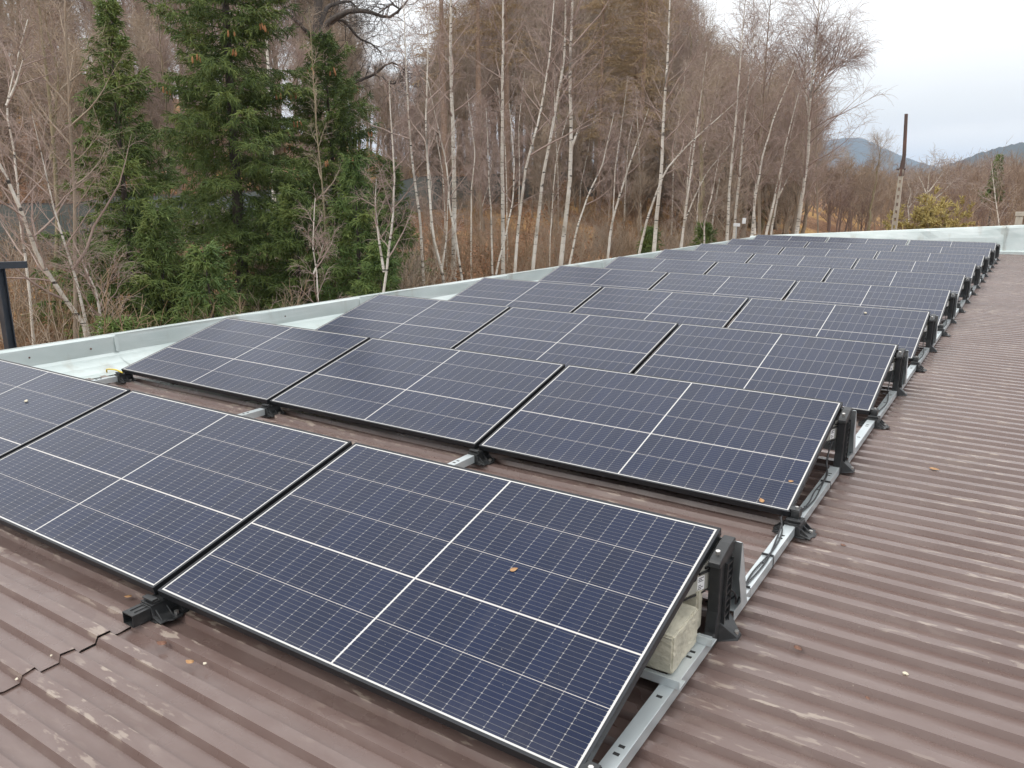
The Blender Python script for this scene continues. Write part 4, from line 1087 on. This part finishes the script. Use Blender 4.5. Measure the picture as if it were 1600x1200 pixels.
def slope_dist(px, x):                          # distance along the line of sight to x metres left of the roof edge, or beyond the far end
    d = ray(px, 292); return min((x + 6.8) / max(-d[0], .05), (x + 24) / max(d[1], .05))
def shrubs(n, p0, p1, a0, a1, kinds, label, group, smin=.7, smax=1.2):
    for i in range(n):
        px = p0 + (p1 - p0) * (i + g.random()) / n; d = slope_dist(px, a0 + (a1 - a0) * g.random())
        put(int(g.choice(kinds)), px, d, g.uniform(smin, smax), label, 'shrub', group, SH, sink=.03)
put(0, 235, 11.5, 1.05, 'spreading bare shrub close behind the parapet, left of the low young spruce', 'shrub', 'bare shrubs in the undergrowth', SH)
put(1, 412, 12.5, .95, 'fan of upright bare stems close behind the parapet in front of the dark spruces', 'shrub', 'bare shrubs in the undergrowth', SH)
shrubs(50, -30, 640, 2.5, 15, [0, 1, 2, 4], 'leafless shrub among the spruces behind the parapet', 'bare shrubs among the spruces')
shrubs(70, 600, 1180, 3.5, 10, [0, 1, 2, 4], 'leafless shrub in the thicket between the parapet and the mesh fence', 'bare shrubs below the birches', .7, 1.15)
shrubs(60, 600, 1180, 10, 17, [0, 2, 4], 'low leafless shrub on the bank in front of the mesh fence', 'low bare shrubs on the bank', .4, .7)
shrubs(60, 560, 1130, 19, 34, [0, 1, 3, 4], 'leafless shrub on the slope just behind the mesh fence', 'bare shrubs behind the mesh fence', .9, 1.5)
shrubs(30, 1140, 1330, 3, 16, [0, 2, 4, 3], 'leafless shrub beyond the far roof corner', 'bare shrubs beyond the far roof corner', .7, 1.1)

def leafy_sapling(seed, Hh):
    """a young beech that has kept its dry leaves"""
    g = np.random.default_rng(seed); n = 5; a = g.random(n) * 6.28
    pts = [np.zeros((n, 3))]; d = nrm(np.stack([np.cos(a) * .3, np.sin(a) * .3, np.ones(n)], 1))
    for k in range(6): pts.append(pts[-1] + d * (Hh * g.uniform(.7, 1.05, n) / 6)[:, None]); d = nrm(d + g.normal(0, .08, d.shape))
    P1 = np.stack(pts, 1); st = TB().add(P1, .012, .004, 4)
    P2, _, _ = spawn(P1, 10, .15, 1, 1.0, lambda t: Hh * .26 * (1.1 - .6 * t), 5, up=.02, wig=.12, g=g); st.add(P2, .005, .003, 3)
    P3, _, _ = spawn(P2, 9, .1, 1, .9, .10, 3, up=-.1, wig=.2, g=g)
    c = P3[:, -1]; m = len(c); u = nrm(P3[:, -1] - P3[:, 0] + g.normal(0, .02, (m, 3))); w = nrm(np.cross(u, nrm(g.normal(0, 1, (m, 3))))); z = g.uniform(.025, .045, m)[:, None]
    V = np.stack([c - u * z, c + w * z * .55, c + u * z, c - w * z * .55], 1).reshape(-1, 3)
    root = empty('beech_sapling'); link('stems', st.mesh('stems'), M_SHRUB, root); link('foliage', fast_mesh('foliage', V, np.arange(4 * m).reshape(-1, 4)), M_LITTER, root)
    return root
LS = [leafy_sapling(75, 1.5), leafy_sapling(76, 2.0)]
for lab, grp, n, p0, p1, a0, a1 in (('young beech with dry rusty leaves among the birches', 'rusty young beeches below the fence', 34, 620, 1190, 5, 17), ('young beech with dry rusty leaves on the slope behind the fence', 'rusty young beeches behind the fence', 26, -20, 1130, 19, 34)):
    for i in range(n):
        px = p0 + (p1 - p0) * (i + g.random()) / n
        put(int(g.integers(2)), px, slope_dist(px, a0 + (a1 - a0) * g.random()), g.uniform(.6, 1.2), lab, 'beech', grp, LS, sink=.03)
for i in range(16):
    px = 645 + 500 * (i + g.random()) / 16; d = slope_dist(px, 6 + 10 * g.random()); y0 = 300 + 90 * (1140 - px) / 500; tilt_ = g.normal(18, 22); hh_ = g.uniform(110, 240)
    px_birch([(px, y0 + 30), (px + tilt_ * .2, y0 - hh_ * .35), (px + tilt_ * .55 + g.normal(0, 3), y0 - hh_ * .7), (px + tilt_, y0 - hh_)], d, g.uniform(2.8, 4.2), 'thin pale birch sapling between the larger birches', .45, .7, 12, .6, 300 + i, name='birch_sapling', group='thin pale birch saplings')

# --- tangle of thin stems and fallen leaves: nobody could count them
def tangle():
    g = np.random.default_rng(81); n = 9000
    px = g.uniform(-60, 1330, n); d = np.array([slope_dist(p, q) for p, q in zip(px, 1.5 + 26 * g.random(n))])
    f = np.array([ray(p, 292) for p in px]); x = CAM[0] + f[:, 0] * d; y = CAM[1] + f[:, 1] * d; z = H(x, y)
    dr = nrm(np.stack([g.normal(0, .45, n), g.normal(0, .45, n), np.ones(n)], 1)); L = g.uniform(.3, 1.5, n)
    pts = [np.stack([x, y, z - .02], 1)]
    for k in range(4): pts.append(pts[-1] + dr * (L / 4)[:, None]); dr = nrm(dr + g.normal(0, .18, dr.shape))
    P = np.stack(pts, 1); tb = TB().add(P, .006, .003, 3)
    P2, _, _ = spawn(P, 3, .3, 1, .7, .3, 3, wig=.15, g=g); tb.add(P2, .0042, .002, 3)
    o = link('undergrowth', tb.mesh('undergrowth'), M_DRY)
    tag(o, 'tangle of thin dry stems covering the ground behind the parapet', 'undergrowth', kind='stuff')
tangle()
def litter():
    g = np.random.default_rng(82); n = 60000
    px = g.uniform(-80, 1340, n); pd = np.interp(px, np.arange(-90, 1350, 10), [par_dist(p) for p in np.arange(-90, 1350, 10)])
    d = pd * (1.05 + 2.6 * g.random(n) ** 1.3) + 1
    xs = np.arange(-90, 1350, 10); fx = np.interp(px, xs, [ray(p, 292)[0] for p in xs]); fy = np.interp(px, xs, [ray(p, 292)[1] for p in xs])
    x = CAM[0] + fx * d; y = CAM[1] + fy * d; z = H(x, y) + .015 + .05 * g.random(n)
    u = nrm(np.stack([g.normal(0, 1, n), g.normal(0, 1, n), g.normal(0, .45, n)], 1)); w = nrm(np.cross(u, nrm(np.stack([g.normal(0, .5, n), g.normal(0, .5, n), np.ones(n)], 1))))
    s = g.uniform(.025, .055, n)[:, None]; c = np.stack([x, y, z], 1)
    V = np.stack([c - u * s, c + w * s * .6, c + u * s, c - w * s * .6], 1).reshape(-1, 3)
    o = link('fallen_leaves', fast_mesh('fallen_leaves', V, np.arange(4 * n).reshape(-1, 4)), M_LITTER)
    tag(o, 'layer of brown fallen leaves on the slope behind the parapet', 'leaf litter', kind='stuff')
litter()

# --- mesh fence along the slope
def fence():
    ys_ = np.arange(-4, 74, 2.5); fx = -24.0
    root = tag(empty('mesh_fence', (fx, -4, float(H(fx, -4)))), 'grey-green netted fence crossing the slope behind spruces and birches', 'fence')
    o = np.array([fx, -4, float(H(fx, -4))])
    for y in ys_:
        b = MB(); z = float(H(fx, y)); b.cyl(np.array([fx, y, z - .2]) - o, np.array([fx, y, z + 1.72]) - o, .03, n=8); b.build('post', M_STEEL, root)
    yy = np.arange(-4, 71.6, .5); V = []
    for y in yy:
        z = float(H(fx, y)); s = .03 * math.sin(y * 2.5)
        V += [(fx + .035 + s * .3, y, z + .04), (fx + .035 + s, y, z + .85), (fx + .035, y, z + 1.62 + .02 * math.sin(y * 2.5))]
    V = np.array(V) - o; n = len(yy)
    Q = [(i*3+j, (i+1)*3+j, (i+1)*3+j+1, i*3+j+1) for i in range(n-1) for j in range(2)]
    V2 = V - np.array([.004, 0, 0]); N = len(V)
    link('netting', fast_mesh('netting', np.concatenate([V, V2]), np.array(Q + [tuple(a + N for a in q[::-1]) for q in Q])), M_NET, root)
    b = MB()
    for i in range(n - 1):
        p, q = V[i*3+2], V[(i+1)*3+2]; b.cyl(p + np.array([0, 0, .02]), q + np.array([0, 0, .02]), .012, n=5)
    b.build('top_wire', M_STEEL, root)
fence()

# ------------------------------------------------------------------ things beyond the roof
def steel_post():
    d = 8.3; p = at(17, 546, d); t = at(2, 420, d); zg = float(H(p[0], p[1]))
    root = tag(empty('steel_post', (p[0], p[1], zg)), 'dark steel post with a crossbar on top, left of the leaning birch', 'post')
    ang = math.atan2(p[1] - CAM[1], p[0] - CAM[0]); M = Matrix.Rotation(ang + .5, 4, 'Z')
    hh = t[2] - zg; b = MB()
    b.prism([(-.036, -.036), (.036, -.036), (.036, -.028), (.005, -.028), (.005, .028), (.036, .028), (.036, .036), (-.036, .036), (-.036, .028), (-.005, .028), (-.005, -.028), (-.036, -.028)], 2, 0, hh)
    o = b.build('post', M_STEEL, root); o.rotation_euler = (0, 0, ang + .5)
    b = MB(); b.box((-.03, -1.6, hh + .002), (.03, .22, hh + .06)); o = b.build('crossbar', M_STEEL, root); o.rotation_euler = (0, 0, ang - .15 + math.pi)
steel_post()
def utility_pole():
    d = 36; lo, mid, hi = at(1403, 360, d), at(1409, 265, d), at(1416, 178, d)
    zg = float(H(lo[0], lo[1])); base = np.array([lo[0] - .18, lo[1], zg])
    root = tag(empty('utility_pole', base), 'concrete utility pole with a rusty steel pipe for its top', 'pole')
    b = MB(); r = mid - base
    def sec(t, w): return base * 0 + r * t, w
    n = 16
    for s in (-1, 1):                           # two legs with a ladder of openings between them
        V = []
        for t, w in ((0, .125), (1, .078)):
            c = r * t; x0, x1 = sorted((s * w, s * w * .45))
            V += [c + np.array(q) for q in ((x0, -.09, 0), (x1, -.09, 0), (x1, .09, 0), (x0, .09, 0))]
        b.add(V, [(0,3,2,1), (4,5,6,7), (0,1,5,4), (1,2,6,5), (2,3,7,6), (3,0,4,7)])
    for i in range(n + 1):
        t = i / n; w = .125 + (.078 - .125) * t; c = r * t; hh = .10 if i < n else .05
        b.box(c + np.array([-w * .5, -.08, -hh]), c + np.array([w * .5, .08, hh * .6]))
    b.build('concrete_shaft', M_POLE, root)
    b = MB(); c = r; b.cyl(c - np.array([0, 0, .25]), c + np.array([0, 0, .05]), .115, .10, 10); b.cyl(c + np.array([0, 0, .05]), c + np.array([.03, 0, .55]), .095, .065, 10); b.box(c + np.array([-.19, -.04, -.02]), c + np.array([.14, .04, .04])); b.build('collar', M_RUST, root)
    b = MB(); b.cyl(c + np.array([.03, 0, .5]), hi - base, .070, .062, 12); b.build('pipe', M_RUST, root)
utility_pole()
def short_post():
    d = 27; t = at(1594, 331, d); zg = float(H(t[0], t[1]))
    root = tag(empty('concrete_post', (t[0], t[1], zg)), 'short pale concrete post behind the far parapet at the photo edge', 'post')
    hh = t[2] - zg; b = MB(); b.prism([(-.09, -.09), (.09, -.09), (.09, .09), (-.09, .09)], 2, 0, hh - .12); b.build('shaft', M_POLE, root, bevel=.01)
    b = MB(); b.box((-.11, -.11, hh - .118), (.11, .11, hh)); b.build('cap', M_POLE, root, bevel=.01)
short_post()
def white_box():
    d = 27; p = at(1151, 352, d); zg = float(H(p[0], p[1]))
    root = tag(empty('instrument_box', (p[0], p[1], zg)), 'small white box with a tilted white plate on a thin pole among the birches', 'box')
    hh = p[2] - zg; a = math.radians(-15)
    b = MB(); b.cyl((0, 0, 0), (0, 0, hh - .02), .018, n=8); b.build('pole', M_GALV, root)
    b = MB(); b.box((-.09, -.06, hh - .04), (.09, .06, hh + .06)); o = b.build('box', M_WBOX, root, bevel=.01); o.rotation_euler = (0, 0, a)
    b = MB(); b.box((.02, -.02, hh + .06), (.14, .01, hh + .24)); o = b.build('plate', M_WBOX, root, bevel=.006); o.rotation_euler = (-.1, 0, a)
white_box()
def yellow_bush():
    g = np.random.default_rng(91); d = 44; base = ground_at(1470, d); top = (at(1470, 312, d)[2] - base[2]) * 1.2
    root = tag(empty('yellow_bush', base), 'rounded yellow-green bush behind the far parapet, right of the pole', 'bush')
    n = 46; a = g.random(n) * 6.28; el = g.uniform(.25, 1.5, n); L = top * g.uniform(.72, .92, n) * (.72 + .28 * np.sin(el))
    D = np.stack([np.cos(a) * np.cos(el), np.sin(a) * np.cos(el), np.sin(el)], 1)
    pts = [np.zeros((n, 3))]
    for k in range(6): pts.append(pts[-1] + D * (L / 6)[:, None]); D = nrm(D + g.normal(0, .12, D.shape))
    P = np.stack(pts, 1); st = TB().add(P, .03, .008, 4)
    P2, _, _ = spawn(P, 9, .3, 1, .7, .4, 4, wig=.15, g=g, jit=.15); st.add(P2, .01, .005, 3); link('stems', st.mesh('stems'), M_SHRUB, root)
    P3, _, _ = spawn(P2, 16, .2, 1, .8, .22, 3, up=.05, wig=.2, g=g)
    lf = TB().radii(P3, np.broadcast_to(np.array([.01, .026, .006]), (len(P3), 3)), 3); link('foliage', lf.mesh('foliage'), M_YBUSH, root)
yellow_bush()
px_birch([(1448, 330), (1450, 300), (1452, 270), (1458, 255)], 56, 3.5, 'pale many-armed birch above the yellow bush', .15, 1.9, 18, .4, 92, (([(1450, 308), (1440, 285), (1432, 268)], 2), ([(1451, 300), (1466, 280), (1476, 265)], 2), ([(1452, 318), (1474, 300), (1490, 282)], 2)), mc=M_PALE, fine=.5)
px_birch([(1420, 340), (1418, 320), (1424, 300), (1420, 290)], 54, 3, 'small crooked pale birch between the pole and the yellow bush', .3, 1.0, 10, .3, 93, (([(1419, 325), (1432, 310)], 1.5),), mc=M_PALE, fine=.5)
px_birch([(1562, 352), (1558, 320), (1553, 285), (1550, 262)], 50, 3.2, 'slim grey birch below the dark spruce of the far wood', .3, 1.4, 16, .4, 94, mc=M_PALE, fine=.5)
put(2, 1367, 66, .8, 'round-crowned dark bare tree left of the utility pole', 'tree', 'single trees before the far wood')
put(0, 1318, 95, .75, 'pale brown bare tree at the left end of the far wood', 'tree', 'single trees before the far wood')

def far_wood():
    """the distant wood reads as one mass"""
    g = np.random.default_rng(95); tb = TB()
    for i in range(150):
        px = 1270 + 420 * (i + g.random()) / 150; d = 78 + 62 * g.random(); b = ground_at(px, d)
        topy = 270 - 6 * math.sin(px * .021) + g.normal(0, 6); Hh = at(px, topy, d)[2] - b[2] - .3
        z = np.linspace(0, Hh, 8); T = np.stack([np.cumsum(g.normal(0, .06, 8)), np.cumsum(g.normal(0, .06, 8)), z], 1) + b
        tb.add(T, .10, .02, 5)
        P1, t1, _ = spawn(T[None], 16, .12, .98, .6, lambda t: Hh * .36 * (1.1 - .75 * t), 6, up=.08, wig=.12, g=g); tb.add(P1, .035, .012, 3)
        P2, _, _ = spawn(P1, 6, .15, 1, .6, Hh * .13, 4, up=.05, wig=.15, g=g); tb.add(P2, .014, .009, 3)
        P3, _, _ = spawn(P2, 5, .15, 1, .6, Hh * .065, 3, up=.02, wig=.16, g=g); tb.add(P3, .011, .007, 3)
    o = link('far_wood', tb.mesh('far_wood'), M_FARTWIG)
    tag(o, 'far brown leafless wood below the hills at right', 'wood', kind='stuff')
far_wood()

# ------------------------------------------------------------------ the air
def haze():
    m = bpy.data.materials.new('haze'); m.use_nodes = True; nt = m.node_tree; nt.nodes.clear()
    o = nt.nodes.new('ShaderNodeOutputMaterial'); v = nt.nodes.new('ShaderNodeVolumePrincipled')
    v.inputs['Color'].default_value = (0.62, 0.78, 1.0, 1); v.inputs['Density'].default_value = HAZE; v.inputs['Anisotropy'].default_value = 0.0
    nt.links.new(v.outputs[0], o.inputs['Volume'])
    b = MB(); b.box((-9400, -9400, -45), (9400, 9400, 330)); h = b.build('haze', m); tag(h, 'pale blue air between the roof and the far hills', 'haze', kind='stuff')
haze()
